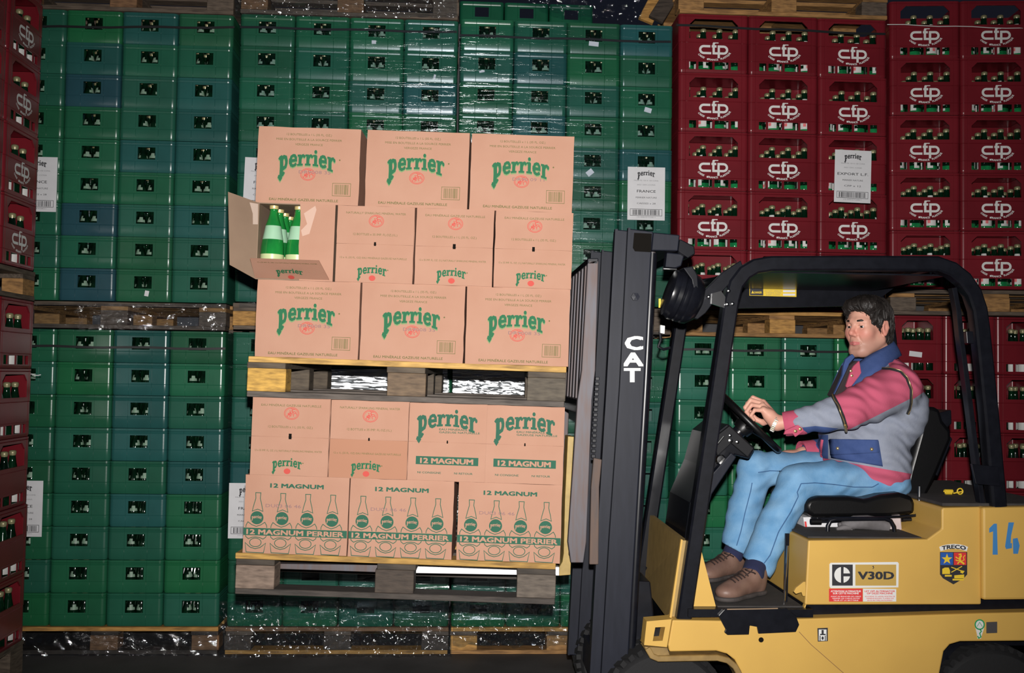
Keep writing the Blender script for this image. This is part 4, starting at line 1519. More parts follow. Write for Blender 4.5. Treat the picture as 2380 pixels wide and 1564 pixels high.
# three stacked mast letters
pxprint('mast_lettering', lambda p: (p.text('C', 1473.5, -812, 31, w=38, bold=.05), p.text('A', 1471.5, -850, 31, w=44, bold=.05), p.text('T', 1469.5, -887, 32, w=34, bold=.05)), YM-.0145+.012, M_white)

# ---- carriage, load backrest, forks
nb = [(1366, 606), (1391, 606), (1384, 860), (1376, 930), (1363, 1259), (1356, 1308), (1327, 1308), (1320, 1259), (1342, 930), (1352, 860)]
YC = 3.97
cr0 = px(nb, YC)
tb(MB().prism(cr0, (0, .03, 0)), 'carriage_end_plate', M_steel, bevel=.003)
tb(MB().prism([p+Vector((0, .78, 0)) for p in cr0], (0, .03, 0)), 'carriage_end_plate', M_steel, bevel=.003)
top0, top1 = P(1368, 606, YC), P(1350, 925, YC)
for k in range(7):
    yy = YC+.08+k*.105
    dd = Vector((0, yy-YC, 0))
    tb(MB().prism([p+dd for p in px([(1366, 612), (1380, 612), (1364, 928), (1350, 928)], YC)], (0, .05, 0)), 'backrest_bar', M_steel, bevel=.002)
tb(MB().prism(px([(1366, 600), (1391, 600), (1390, 614), (1365, 614)], YC), (0, .81, 0)), 'backrest_top_rail', M_blk, bevel=.003)
tb(MB().prism(px([(1344, 928), (1376, 930), (1373, 962), (1341, 960)], YC+.03), (0, .78, 0)), 'carriage_bar', M_blk, bevel=.003)
tb(MB().prism(px([(1328, 1240), (1362, 1242), (1357, 1300), (1327, 1300)], YC+.03), (0, .78, 0)), 'carriage_bar', M_rust, bevel=.003)
slab('roller_plate', [(1380, 1064), (1399, 1068), (1393, 1132), (1391, 1312), (1370, 1312), (1374, 1132)], YM-.005, YM+.015, M_rust, bevel=.003)
# lift chain: links
ch = px([(1388, 880), (1379, 1060)], YM+.01)
lk = bar_mesh(.012, .010, .012, True)
for k in range(16):
    p = ch[0].lerp(ch[1], k/15)
    tb(MB().box((p.x-.008, p.y-.005, p.z-.007), (p.x+.008, p.y+.005, p.z+.007)), 'chain_link', M_blk, bevel=.002)
for dy in (.10, .52):
    Yk = YC+.02+dy
    sh = px([(1320, 1014), (1334, 1015), (1325, 1164), (1322, 1277), (1327, 1307), (1326, 1336), (1300, 1338), (1000, 1334), (640, 1322), (640, 1310), (1000, 1315), (1300, 1318), (1307, 1306), (1310, 1287), (1313, 1164)], YC+.12)
    sp, bp = [1, 2, 3, 4, 5, 6], None
    shank = [sh[i] for i in (0, 1, 2, 3, 4, 5, 6, 11, 12, 13, 14)]
    blade = [sh[6], P(905, 1331, YC+.12), P(905, 1313.6, YC+.12), sh[11]]
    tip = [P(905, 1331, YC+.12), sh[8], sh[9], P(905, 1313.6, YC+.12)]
    tb(MB().prism([p+Vector((0, dy-.10, 0)) for p in tip], (0, .11, 0)), 'fork_unlit_tip', M_steel, bevel=.002)  # tip in darker steel stands for the unlit stretch of the blade
    tb(MB().prism([p+Vector((0, dy-.10, 0)) for p in shank], (0, .11, 0)), 'fork_shank', M_tan, bevel=.002)
    tb(MB().prism([p+Vector((0, dy-.10, 0)) for p in blade], (0, .11, 0)), 'fork_blade', M_fork, bevel=.002)

# ---- work lamp at the front of the guard
c0 = P(1586, 690, YN+.06)
Ml = Matrix.Translation(c0) @ Matrix.Rotation(R(-90+18), 4, 'Y')
lamp = tb(MB().lathe([(.03, -.078), (.072, -.066), (.096, -.04), (.101, -.02), (.097, -.014), (.101, -.008), (.101, .006), (.096, .012), (.101, .018), (.101, .034), (.094, .042), (.092, .056), (.075, .062), (.01, .064)], 24, Ml), 'work_lamp', M_blk, smooth=35)
slab('lamp_bracket', [(1618, 700), (1640, 672), (1680, 632), (1722, 605), (1728, 622), (1695, 660), (1668, 690), (1640, 728), (1622, 742), (1605, 738)], YN+.03, YN+.05, M_blk, bevel=.003)
slab('lamp_hood', [(1588, 622), (1610, 618), (1622, 640), (1626, 700), (1618, 705), (1608, 650)], YN-.03, YN+.1, M_blk, bevel=.004)
slab('warning_plate', [(1531, 694), (1536, 694), (1536, 715), (1531, 715)], YM+.04, YM+.045, M_dyel)

# ---- steering console
slab('steering_console', [(1604, 1168), (1640, 1085), (1660, 1010), (1692, 984), (1756, 1042), (1742, 1067), (1708, 1058), (1664, 1112), (1640, 1180), (1612, 1262), (1590, 1262)], 4.16, 4.56, M_blk, bevel=.008)
slab('console_brace', [(1700, 1052), (1712, 1062), (1655, 1148), (1640, 1200), (1632, 1190), (1648, 1110)], 4.10, 4.14, M_mast, bevel=.004)
slab('console_panel', [(1660, 1018), (1696, 990), (1752, 1042), (1738, 1062), (1700, 1030), (1668, 1060)], 4.135, 4.158, mat('console_black', (.012, .012, .014), .6, spec=.2), bevel=.003)
for (u, v, r_) in ((1696, 1012, .006), (1697, 1024, .009), (1713, 1027, .007)):
    tb(MB().lathe([(.001, -.012), (r_, -.01), (r_, 0), (.001, .002)], 12, Matrix.Translation(P(u, v, 4.13)) @ Matrix.Rotation(R(-90), 4, 'X')), 'console_knob', M_chr, smooth=40)
tb(MB().tube(px([(1661, 1040), (1682, 1014)], 4.125), .004, 8), 'console_lever', M_chr, smooth=40)
tb(MB().lathe([(.02, 0), (.022, .004), (.016, .012), (.001, .013)], 16, Matrix.Translation(P(1674, 1068, 4.13)) @ Matrix.Rotation(R(90), 4, 'X')), 'key_switch', M_chr, smooth=40)
wc = P(1742, 980, 4.40)
wn = Vector((.66, -.17, .70)).normalized()
wa = Vector((.7, 0, -.68))
wa = (wa-wn*wa.dot(wn)).normalized()
wb = wn.cross(wa)
WR = .168
wheel = tb(MB().tube([wc+wa*WR*math.cos(2*math.pi*k/40)+wb*WR*math.sin(2*math.pi*k/40) for k in range(40)], .0145, 12, closed=True), 'steering_wheel', M_vin, smooth=50)
for k in range(3):
    a = 2*math.pi*k/3+.5
    tb(MB().tube([wc-wn*.03, wc-wn*.015+(wa*math.cos(a)+wb*math.sin(a))*WR*.5, wc+(wa*math.cos(a)+wb*math.sin(a))*WR], .009, 8), 'wheel_spoke', M_vin, smooth=50, parent=wheel)
tb(MB().lathe([(.001, -.06), (.04, -.055), (.045, -.03), (.036, -.01), (.001, -.006)], 18, Matrix.Translation(wc) @ wn.to_track_quat('Z', 'Y').to_matrix().to_4x4()), 'wheel_hub', M_vin, smooth=40, parent=wheel)
tb(MB().tube([wc-wn*.05, wc-wn*.22], .03, 14), 'steering_column', M_blk, smooth=40)

# ---- seat
YS0, YS1 = 4.17, 4.66
slab('seat_cushion', [(1874, 1188), (1872, 1174), (1880, 1159), (1905, 1154), (1975, 1154), (2010, 1160), (2022, 1158), (2048, 1150), (2092, 1145), (2122, 1154), (2130, 1172), (2127, 1196), (2068, 1202), (1888, 1204)], YS0, YS1, M_vin, bevel=.018, smooth=60)
slab('seat_backrest', [(2146, 952), (2164, 943), (2186, 950), (2194, 978), (2212, 1000), (2213, 1022), (2176, 1110), (2150, 1166), (2098, 1166), (2110, 1100), (2135, 1010)], YS0+.11, YS1-.08, M_vin, bevel=.02, smooth=60)
slab('backrest_shell', [(2180, 960), (2212, 952), (2213, 985), (2196, 1000), (2215, 1020), (2180, 1108), (2168, 1096)], YS0+.15, YS1-.12, M_blk, bevel=.006)
tb(MB().tube(px([(2137, 1130), (2136, 1185), (2128, 1198), (2090, 1201), (1900, 1206)], YS0-.01), .006, 8), 'seat_frame', M_blk, smooth=40)
tb(MB().tube(px([(1923, 1252), (1924, 1222), (1930, 1210), (1944, 1206), (2056, 1205), (2070, 1210), (2078, 1224), (2081, 1252)], YS0-.07), .0085, 10), 'seat_handle', M_blk, smooth=40)
slab('seat_slide', [(1885, 1200), (2120, 1198), (2120, 1212), (1888, 1216)], YS0+.04, YS1-.04, M_blk)
slab('seat_base', [(1960, 1210), (2090, 1210), (2100, 1250), (1950, 1250)], YS0+.16, YS1-.1, M_blk)
tb(MB().tube(px([(1884, 1212), (1908, 1212)], YS0-.02), .012, 10), 'slide_knob', M_vin, smooth=40)
tb(MB().tube(px([(2098, 1207), (2118, 1207)], YS0), .007, 10), 'slide_pin', M_blk, smooth=40)

# ---- decals on the bonnet side
YD = YH-.0015
pl = slab('model_plate', [(1931, 1308), (2086, 1306), (2089, 1309), (2088, 1365), (1931, 1367), (1928, 1363), (1928, 1311)], YH-.002, YH-.0005, M_white)
pxprint('plate_emblem', lambda p: p.rect(1934, -1361, 1982, -1312), YD-.001, M_ink, pl)


def half_c(p):
    cx, cz, r_ = 1957.5, -1336, 18.5
    p.poly([(cx-3, cz-r_+.5)]+[(cx+r_*math.cos(R(a)), cz+r_*math.sin(R(a))) for a in range(262, 96, -12)]+[(cx-3, cz+r_-.5)])
    p.poly([(cx+3, cz+3.5)]+[(cx+r_*math.cos(R(a)), cz+r_*math.sin(R(a))) for a in (11, 25, 40, 55, 70, 80)])
    p.poly([(cx+3, cz-3.5)]+[(cx+r_*math.cos(R(a)), cz+r_*math.sin(R(a))) for a in (280, 290, 305, 320, 335, 349)])


pxprint('emblem_letter', half_c, YD-.0016, M_white, pl)
pxprint('plate_panel', lambda p: p.rect(1988, -1361, 2083, -1312), YD-.001, M_dgold, pl)
pxprint('plate_lettering', lambda p: (p.text('V30D', 2036, -1346, 18, w=82, bold=.045), p.stroke([(2031, -1315.5), (2028.5, -1316), (2031, -1319), (2028.5, -1322)], 1.6)), YD-.0016, M_ink, pl)
wl = slab('warning_label', [(1927, 1368), (2005, 1368), (2005, 1398), (1927, 1398)], YH-.0018, YH-.0004, M_dred)


def wtxt(x, a, b_):
    def fn(p):
        p.text(a[0], x, -1376, 4.2, w=70, bold=.03)
        p.text(a[1], x, -1381, 4.2, w=60, bold=.03)
        for k, s in enumerate(b_):
            p.text(s, x, -1387.5-4.6*k, 3.0, w=70-6*k, bold=.01)
    return fn


pxprint('label_lettering', wtxt(1966, ('ATTENTION! ALTERNATEUR', 'SUR CETTE MACHINE'), ('AVANT DE BRANCHER DES CABLES', 'VERIFIER LES CABLES ENTRE', 'TEUR ET LA BATTERIE')), YD-.001, M_white, wl)
wl2 = slab('warning_label', [(2006, 1368), (2083, 1369), (2083, 1398), (2006, 1398)], YH-.0018, YH-.0004, M_white)
pxprint('label_lettering', wtxt(2045, ('LET OP! ALTERNATOR', 'OP DEZE MACHINE'), ('ALVORENS TE LASSEN MOETEN DE', 'VERBINDINGEN TUSSEN DE', 'EN DE BATTERIJ ONTKOPPELD')), YD-.001, M_dred, wl2)
sh = slab('shield_decal', [(2185, 1283), (2248, 1283), (2248, 1335), (2240, 1344), (2216, 1358), (2192, 1344), (2185, 1335)], YH-.0018, YH-.0004, M_ink)
pxprint('shield_field', lambda p: p.rect(2186, -1313, 2215, -1284), YD-.001, M_dblue, sh)
pxprint('shield_field', lambda p: p.rect(2217, -1313, 2246, -1284), YD-.001, M_dred, sh)


def star(p):
    cx, cz = 2201, -1299.5
    pts = []
    for k in range(10):
        a = R(90+36*k)
        r_ = 13 if k % 2 == 0 else 5.2
        pts.append((cx+r_*math.cos(a), cz+r_*math.sin(a)))
    p.poly(pts)


pxprint('shield_star', star, YD-.0016, M_dyel, sh)


def lion(p):
    t = 3.2
    p.stroke([(2228, -1289), (2233, -1288), (2234, -1293), (2229, -1295)], t)
    p.stroke([(2232, -1293), (2231, -1300), (2233, -1305), (2239, -1309), (2241, -1311)], 4)
    p.stroke([(2231, -1299), (2225, -1297), (2221, -1294)], 2.4)
    p.stroke([(2231, -1302), (2225, -1303), (2221, -1301)], 2.4)
    p.stroke([(2232, -1304), (2227, -1308), (2226, -1311)], 2.6)
    p.stroke([(2235, -1304), (2241, -1301), (2239, -1295), (2243, -1290)], 1.8)


pxprint('shield_lion', lion, YD-.0016, M_dyel, sh)


def machines(p):
    p.poly([(2190, -1334), (2190, -1322), (2196, -1319), (2205, -1319), (2208, -1326), (2208, -1334)])
    p.stroke([(2196, -1338), (2212, -1338)], 4)
    p.stroke([(2211, -1330), (2236, -1316)], 2)
    p.stroke([(2211, -1318), (2238, -1328)], 2)
    p.poly([(2233, -1325), (2242, -1327), (2238, -1333), (2232, -1331)])
    p.poly([(2218, -1344), (2218, -1337), (2241, -1335), (2241, -1344)])
    p.stroke([(2214, -1347), (2240, -1347)], 4)


pxprint('shield_machines', machines, YD-.0016, M_dyel, sh)
rb = pxprint('shield_ribbon', lambda p: p.poly([(2183, -1271), (2190, -1268), (2203, -1265), (2217, -1264), (2231, -1265), (2243, -1268), (2250, -1271), (2247, -1281), (2232, -1276.5), (2217, -1275), (2202, -1276.5), (2186, -1281)]), YD-.001, M_white, sh)
pxprint('ribbon_lettering', lambda p: p.text('TRECO', 2217, -1275, 9, w=55, bold=.05, warp=lambda a, c: (a, c-a*a*.0045)), YD-.0018, M_ink, sh)
pxprint('stencil_number', lambda p: (p.poly([(2299, -1228), (2310, -1217), (2317, -1217), (2319, -1289), (2307, -1289), (2308, -1235), (2299, -1238)]),
                                     p.poly([(2344, -1214), (2357, -1214), (2350, -1245), (2349, -1262), (2339, -1277), (2336, -1270)]), p.poly([(2338, -1264), (2352, -1262), (2352, -1274), (2338, -1276)]),
                                     p.poly([(2354, -1252), (2365, -1250), (2370, -1268), (2366, -1287), (2355, -1287)])), YN+.0085, M_lblue)
hd = slab('hydraulic_decal', [(1900, 1460), (1924, 1459), (1924, 1490), (1901, 1491)], YN-.0016, YN-.0003, M_ink)
pxprint('decal_field', lambda p: p.rect(1903, -1489, 1921, -1463), YN-.0022, M_white, hd)
pxprint('decal_symbol', lambda p: (p.rect(1909.5, -1474, 1914.5, -1464), p.rect(1906, -1476, 1919, -1473), p.ell(1912, -1483, 2.6, 4), p.stroke([(1906, -1477), (1906, -1489)], 2), p.stroke([(1918, -1477), (1918, -1489)], 2)), YN-.0027, M_ink, hd)
hk = slab('hook_decal', [(2266, 1452), (2272, 1441), (2280, 1440), (2288, 1450), (2287, 1461), (2282, 1476), (2280, 1484), (2272, 1484), (2271, 1475), (2268, 1462)], YN-.0016, YN-.0003, M_white)
pxprint('decal_ring', lambda p: p.ell(2277, -1451.5, 10.5, 11, 3), YN-.0022, M_dgrn, hk)
pxprint('decal_hook', lambda p: p.stroke([(2278, -1463), (2281, -1467), (2277, -1472), (2280, -1480), (2275, -1483), (2272, -1478)], 2.6), YN-.0022, M_dgrn, hk)
pxprint('decal_arrow', lambda p: p.stroke([(2271, -1456), (2277, -1446), (2283, -1456)], 1.2), YN-.0022, M_dgrn, hk)
slab('filler_cover', [(2293, 1446), (2318, 1445), (2318, 1471), (2293, 1472)], YN-.003, YN+.0, mat('cover_grey', (.06, .055, .055), .6), bevel=.001)

# ---- things left on the truck
M_glove = mat('grey_leather', (.16, .15, .155), .8, var=.6, vscale=25, bump=.4, bscale=60)
for i, (u0, wd, lab) in enumerate(((1948, 118, 'crumpled grey work glove lying under the driver seat'),)):
    b = MB()
    pa = px([(1952, 1238), (1962, 1222), (1985, 1214), (2015, 1214), (2045, 1218), (2064, 1224)], YS0-.02)
    rr = [.008, .02, .028, .03, .027, .024]
    b.tube([p-Vector((0, 0, .0)) for p in pa], rr, 12)
    for q, (ua, va, ub, vb) in enumerate(((1975, 1226, 1944, 1229), (1978, 1232, 1942, 1240), (1985, 1236, 1950, 1245), (1975, 1220, 1948, 1219))):
        a_, c_ = P(ua, va, YS0-.03+q*.008), P(ub, vb, YS0-.04+q*.008)
        b.tube([a_, a_.lerp(c_, .5)+Vector((0, -.004, .004)), c_], [.012, .011, .007], 9)
    o = b.build('work_glove', M_glove, smooth=60)
    tag(o, lab, 'glove')
b = MB().prism(px([(1867, 1202), (1952, 1200), (1953, 1238), (1873, 1241)], YS0+.05), (0, .22, 0))
o = b.build('white_book', M_paper, bevel=.003)
tag(o, 'white book with red edge stripe under the front of the seat', 'book')
c_ = bpy.data.objects.new('red_stripe', MB().prism(px([(1870, 1212), (1874, 1212), (1878, 1240), (1873, 1241)], YS0+.048), (0, .0015, 0)).mesh('red_stripe'))
c_.data.materials.append(M_dred)
COL.objects.link(c_)
c_.parent = o
b = MB().prism(px([(2066, 1206), (2074, 1198), (2094, 1196), (2097, 1230), (2094, 1244), (2070, 1246)], YS0+.0), (0, .05, 0))
o = b.build('folded_rag', mat('pale_cloth', (.6, .5, .5), .85, var=.3, vscale=20), bevel=.006)
tag(o, 'folded pinkish white rag under the rear of the seat', 'rag')
pts = []
for k in range(40):
    a = k*.9
    q = P(2196+k*.45, 1158+.6*math.sin(k), 4.25)
    pts.append(Vector((q.x, 4.25+.008*math.cos(a), zt+.022+.009*math.sin(a))))
pts += [Vector((P(2230, 1160, 4.25).x+.012*math.cos(a), 4.245, zt+.026+.012*math.sin(a))) for a in np.linspace(0, 7, 14)]
o = MB().tube(pts, .003, 6).build('coiled_cord', M_dyel, smooth=50)
tag(o, 'small yellow coiled cord lying on the truck bonnet', 'cord')
# ================================================================== THE DRIVER
class SDF:
    """smooth blend of soft shapes on a grid, turned into one continuous surface"""

    def __init__(self, lo, hi, h, fine=None, hf=None):
        self.h = h
        self.ax = []
        for i in range(3):
            a, out = lo[i], []
            bands = (fine or [[], [], []])[i]
            while a < hi[i]:
                out.append(a)
                a += hf if any(b0 <= a < b1 for b0, b1 in bands) else h
            out.append(a)
            self.ax.append(np.array(out, np.float32))
        self.lo = np.array(lo, np.float32)
        self.n = np.array([len(a) for a in self.ax])
        self.F = np.full(self.n, 0.06, np.float32)
        self.I = np.zeros(self.n, np.uint8)
        self.B = np.full(self.n, 0.06, np.float32)

    def sub(self, lo, hi, pad):
        a = np.array([max(int(np.searchsorted(self.ax[i], lo[i]-pad))-1, 0) for i in range(3)])
        b = np.array([min(int(np.searchsorted(self.ax[i], hi[i]+pad))+1, self.n[i]) for i in range(3)])
        if np.any(b <= a):
            return None, None
        sl = tuple(slice(int(a[i]), int(b[i])) for i in range(3))
        g = [self.ax[i][a[i]:b[i]] for i in range(3)]
        return sl, np.meshgrid(*g, indexing='ij', sparse=True)

    def put(self, sl, d, k, mid, cut=False):
        f = self.F[sl]
        if cut:
            if k > 0:
                hh = np.clip(.5-.5*(f+d)/k, 0, 1)
                self.F[sl] = f*(1-hh)-d*hh+k*hh*(1-hh)
            else:
                self.F[sl] = np.maximum(f, -d)
            return
        b = self.B[sl]
        m = d < b
        self.I[sl][m] = mid
        self.B[sl] = np.minimum(b, d)
        if k > 0:
            hh = np.clip(.5+.5*(f-d)/k, 0, 1)
            self.F[sl] = f*(1-hh)+d*hh-k*hh*(1-hh)
        else:
            self.F[sl] = np.minimum(f, d)

    def cap(self, a, b, ra, rb=None, k=.02, mid=0, cut=False):
        rb = ra if rb is None else rb
        a, b = np.array(a, np.float32), np.array(b, np.float32)
        R_ = max(ra, rb)
        sl, g = self.sub(np.minimum(a, b)-R_, np.maximum(a, b)+R_, k+.05)
        if sl is None:
            return
        ab = b-a
        L = float(ab @ ab)+1e-9
        q = [g[i]-a[i] for i in range(3)]
        t = np.clip((q[0]*ab[0]+q[1]*ab[1]+q[2]*ab[2])/L, 0, 1)
        d = np.sqrt((q[0]-t*ab[0])**2+(q[1]-t*ab[1])**2+(q[2]-t*ab[2])**2)-(ra+(rb-ra)*t)
        self.put(sl, d.astype(np.float32), k, mid, cut)

    def ell(self, c, r, Rm=None, k=.03, mid=0, cut=False):
        """ellipsoid; Rm: 3x3 whose rows are its axes"""
        c, r = np.array(c, np.float32), np.array(r, np.float32)
        Rm = np.eye(3) if Rm is None else np.array(Rm)
        ext = np.sqrt(((Rm*r[:, None])**2).sum(0))
        sl, g = self.sub(c-ext, c+ext, k+.05)
        if sl is None:
            return
        q = [g[i]-c[i] for i in range(3)]
        l = [q[0]*Rm[j][0]+q[1]*Rm[j][1]+q[2]*Rm[j][2] for j in range(3)]
        k0 = np.sqrt((l[0]/r[0])**2+(l[1]/r[1])**2+(l[2]/r[2])**2)
        k1 = np.sqrt((l[0]/r[0]**2)**2+(l[1]/r[1]**2)**2+(l[2]/r[2]**2)**2)+1e-6
        d = k0*(k0-1)/k1
        self.put(sl, d.astype(np.float32), k, mid, cut)

    def half(self, p, nrm, k=.0):
        """cut away everything on the side the normal points to"""
        p, nrm = np.array(p, np.float32), np.array(nrm, np.float32)
        nrm = nrm/np.linalg.norm(nrm)
        g = np.meshgrid(*self.ax, indexing='ij', sparse=True)
        d = (g[0]-p[0])*nrm[0]+(g[1]-p[1])*nrm[1]+(g[2]-p[2])*nrm[2]
        self.F = np.maximum(self.F, d)

    def folds(self, fn):
        g = np.meshgrid(*self.ax, indexing='ij', sparse=True)
        self.F = self.F+fn(*g).astype(np.float32)

    def surface(self):
        F = self.F
        ins = F < 0
        c = [ins[i:F.shape[0]-1+i, j:F.shape[1]-1+j, k:F.shape[2]-1+k] for i in (0, 1) for j in (0, 1) for k in (0, 1)]
        any_ = c[0].copy()
        all_ = c[0].copy()
        for q in c[1:]:
            any_ |= q
            all_ &= q
        act = any_ & ~all_
        idx = np.argwhere(act)
        num = -np.ones(act.shape, np.int32)
        num[act] = np.arange(len(idx))
        acc = np.zeros((len(idx), 3))
        cnt = np.zeros(len(idx))
        cor = [(i, j, k) for i in (0, 1) for j in (0, 1) for k in (0, 1)]
        val = {q: F[idx[:, 0]+q[0], idx[:, 1]+q[1], idx[:, 2]+q[2]] for q in cor}
        for q in cor:
            for ax in range(3):
                if q[ax] == 0:
                    e = list(q)
                    e[ax] = 1
                    a, b = val[q], val[tuple(e)]
                    m = (a < 0) != (b < 0)
                    t = np.where(m, a/np.where(np.abs(a-b) < 1e-9, 1e-9, a-b), 0)
                    p = np.tile(np.array(q, float), (len(idx), 1))
                    p[:, ax] += t
                    acc[m] += p[m]
                    cnt[m] += 1
        fr = acc/cnt[:, None]
        v = np.stack([self.ax[i][idx[:, i]]*(1-fr[:, i])+self.ax[i][idx[:, i]+1]*fr[:, i] for i in range(3)], 1)
        faces = []
        for ax in range(3):
            o1, o2 = [(1, 2), (2, 0), (0, 1)][ax]
            s = [slice(0, n-1) for n in F.shape]
            a = ins[tuple(s)]
            s2 = list(s)
            s2[ax] = slice(1, F.shape[ax])
            b = ins[tuple(s2)]
            m = a != b
            ii = np.argwhere(m)
            ok = (ii[:, o1] > 0) & (ii[:, o2] > 0)
            ii = ii[ok]
            d1 = np.zeros(3, int)
            d1[o1] = 1
            d2 = np.zeros(3, int)
            d2[o2] = 1
            q = [num[tuple((ii-x).T)] for x in (d1+d2, d2, 0*d1, d1)]
            fl_ = a[tuple(ii.T)]
            quad = np.stack(q, 1)
            quad[~fl_] = quad[~fl_][:, ::-1]
            good = (quad >= 0).all(1)
            faces.append(quad[good])
        f = np.concatenate(faces)
        ids = self.I[idx[:, 0], idx[:, 1], idx[:, 2]]
        return v, f, ids

    def build(self, name, mats, parent, matfn=None, origin=None, smooth=1):
        v, f, ids = self.surface()
        # light relaxing of the grid steps
        for _ in range(smooth):
            acc = np.zeros_like(v)
            cnt = np.zeros(len(v))
            for a in range(4):
                b = (a+1) % 4
                np.add.at(acc, f[:, a], v[f[:, b]])
                np.add.at(cnt, f[:, a], 1)
                np.add.at(acc, f[:, b], v[f[:, a]])
                np.add.at(cnt, f[:, b], 1)
            v = .45*v+.55*acc/np.maximum(cnt, 1)[:, None]
        me = bpy.data.meshes.new(name)
        O = np.array(origin if origin is not None else (0, 0, 0))
        me.from_pydata([tuple(p) for p in (v-O)], [], [tuple(int(i) for i in q) for q in f])
        for m in mats:
            me.materials.append(m)
        fc = v[f].mean(1)
        mi = matfn(fc, ids[f[:, 0]]) if matfn else ids[f[:, 0]]
        me.polygons.foreach_set('material_index', np.asarray(mi, np.int32))
        me.polygons.foreach_set('use_smooth', [True]*len(me.polygons))
        me.update()
        o = bpy.data.objects.new(name, me)
        COL.objects.link(o)
        if parent is not None:
            o.parent = parent
        return o, v, f


M_skin = mat('skin', (0.66, 0.365, 0.27), 0.5, var=0.55, vscale=22, col2=(0.57, 0.23, 0.175), spec=0.35, bump=0.06, bscale=250)


def zone_mat(m, zones):
    """add colour fields to a cloth or skin material; each follows a value stored on the surface (hard edge, or soft for skin)"""
    nt = m.node_tree
    b = nt.nodes['Principled BSDF']
    for nm, c1, soft in zones:
        src = b.inputs['Base Color'].links[0].from_socket
        at_ = nt.nodes.new('ShaderNodeAttribute')
        at_.attribute_name = nm
        mx = nt.nodes.new('ShaderNodeMix')
        mx.data_type = 'RGBA'
        if soft:
            nt.links.new(at_.outputs['Fac'], mx.inputs[0])
        else:
            gt = nt.nodes.new('ShaderNodeMath')
            gt.operation = 'GREATER_THAN'
            gt.inputs[1].default_value = 0.0
            nt.links.new(at_.outputs['Fac'], gt.inputs[0])
            nt.links.new(gt.outputs[0], mx.inputs[0])
        nt.links.new(src, mx.inputs[6])
        if isinstance(c1, tuple):
            mx.inputs[7].default_value = (*c1, 1)
        nt.links.new(mx.outputs[2], b.inputs['Base Color'])
    return m


def set_attr(o, nm, val):
    a = o.data.attributes.new(nm, 'FLOAT', 'POINT')
    a.data.foreach_set('value', np.asarray(val, np.float32))


zone_mat(M_skin, [('beard', (0.40, 0.215, 0.165), True), ('blush', (0.62, 0.19, 0.15), True), ('lip', (0.55, 0.13, 0.14), True)])
M_hair = mat('dark_hair', (0.010, 0.008, 0.007), 0.5, var=0.8, vscale=60, col2=(0.03, 0.024, 0.022), spec=0.35)
M_pink = mat('pink_cloth', (0.46, 0.08, 0.14), 0.9, var=0.45, vscale=40, col2=(0.52, 0.11, 0.17), bump=0.35, bscale=160, spec=0.15)
M_grey = mat('grey_cloth', (0.245, 0.27, 0.34), 0.9, var=0.45, vscale=40, col2=(0.32, 0.345, 0.41), bump=0.35, bscale=160, spec=0.15)
M_navy = mat('blue_cloth', (0.045, 0.078, 0.21), 0.9, var=0.45, vscale=40, col2=(0.068, 0.105, 0.26), bump=0.35, bscale=160, spec=0.15)
M_shirt = mat('dark_shirt', (0.03, 0.02, 0.022), 0.9)
M_jean = mat('denim', (0.115, 0.275, 0.48), 0.88, var=0.7, vscale=16, col2=(0.235, 0.42, 0.62), bump=0.4, bscale=180, spec=0.15)
M_seam = mat('denim_seam', (0.04, 0.11, 0.24), 0.9)
M_sock = mat('navy_sock', (0.014, 0.018, 0.06), 0.95, bump=0.5, bscale=200)
M_shoe = mat('brown_leather', (0.16, 0.088, 0.066), 0.5, var=0.6, vscale=18, col2=(0.24, 0.15, 0.115), bump=0.3, bscale=60)
M_sole = mat('shoe_sole', (0.05, 0.042, 0.04), 0.75)
M_lace = mat('lace', (0.03, 0.016, 0.014), 0.8)
M_zip = mat('brass', (0.6, 0.44, 0.2), 0.35, metal=0.8)
M_ztape = mat('zip_tape', (0.012, 0.012, 0.014), 0.85)
M_watch = mat('watch_steel', (0.72, 0.66, 0.55), 0.3, metal=0.6)
M_eyew = mat('eye_white', (0.55, 0.5, 0.48), 0.25)
M_iris = mat('eye_iris', (0.02, 0.014, 0.012), 0.15)


def V3(u, v, Y):
    p = P(u, v, Y)
    return np.array((p.x, p.y, p.z))


# joints
YC_ = 4.42
hipN, hipF = V3(2052, 1112, 4.33), V3(2052, 1108, 4.51)
knN, knF = V3(1850, 1117, 4.255), V3(1752, 1087, 4.50)
anN, anF = V3(1752, 1325, 4.17), V3(1713, 1280, 4.50)
shN, shF = V3(2088, 900, 4.235), V3(2082, 894, 4.60)
elN, wrN = V3(1968, 955, 4.145), V3(1806, 984, 4.245)
elF, wrF = V3(2000, 1040, 4.66), V3(1866, 1052, 4.55)
pel = V3(2050, 1105, 4.42)
bel = V3(2012, 1030, 4.42)
che = V3(2050, 935, 4.42)
nek = V3(2052, 862, 4.42)
hd = V3(2016, 760, 4.40)
phi = R(59)
ff = np.array((-math.sin(phi), -math.cos(phi), -.03))
ff /= np.linalg.norm(ff)
ll = np.cross(ff, (0, 0, 1))
ll /= np.linalg.norm(ll)            # the wearer's right
if ll[1] < 0:
    ll = -ll
uu = np.cross(ll, ff)
if uu[2] < 0:
    uu = -uu
Rh = np.array([ll, ff, uu])


def H(a, b, c):
    """head coordinates: sideways, forward, up"""
    return hd+ll*a+ff*b+uu*c


feet = {}
person_origin = V3(2050, 1150, 4.42)
S = SDF((P(1625, 900, 4.4).x, 3.95, P(1750, 1420, 4.1).z), (P(2165, 900, 4.42).x, 4.82, hd[2]+.16), .0062,
        fine=[[(hd[0]-.125, hd[0]+.115), (P(1728, 940, 4.3).x, P(1800, 940, 4.3).x)], [(hd[1]-.13, hd[1]+.11), (4.24, 4.36)], [(hd[2]-.15, hd[2]+.13), (P(1750, 995, 4.3).z, P(1750, 915, 4.3).z)]], hf=.0022)
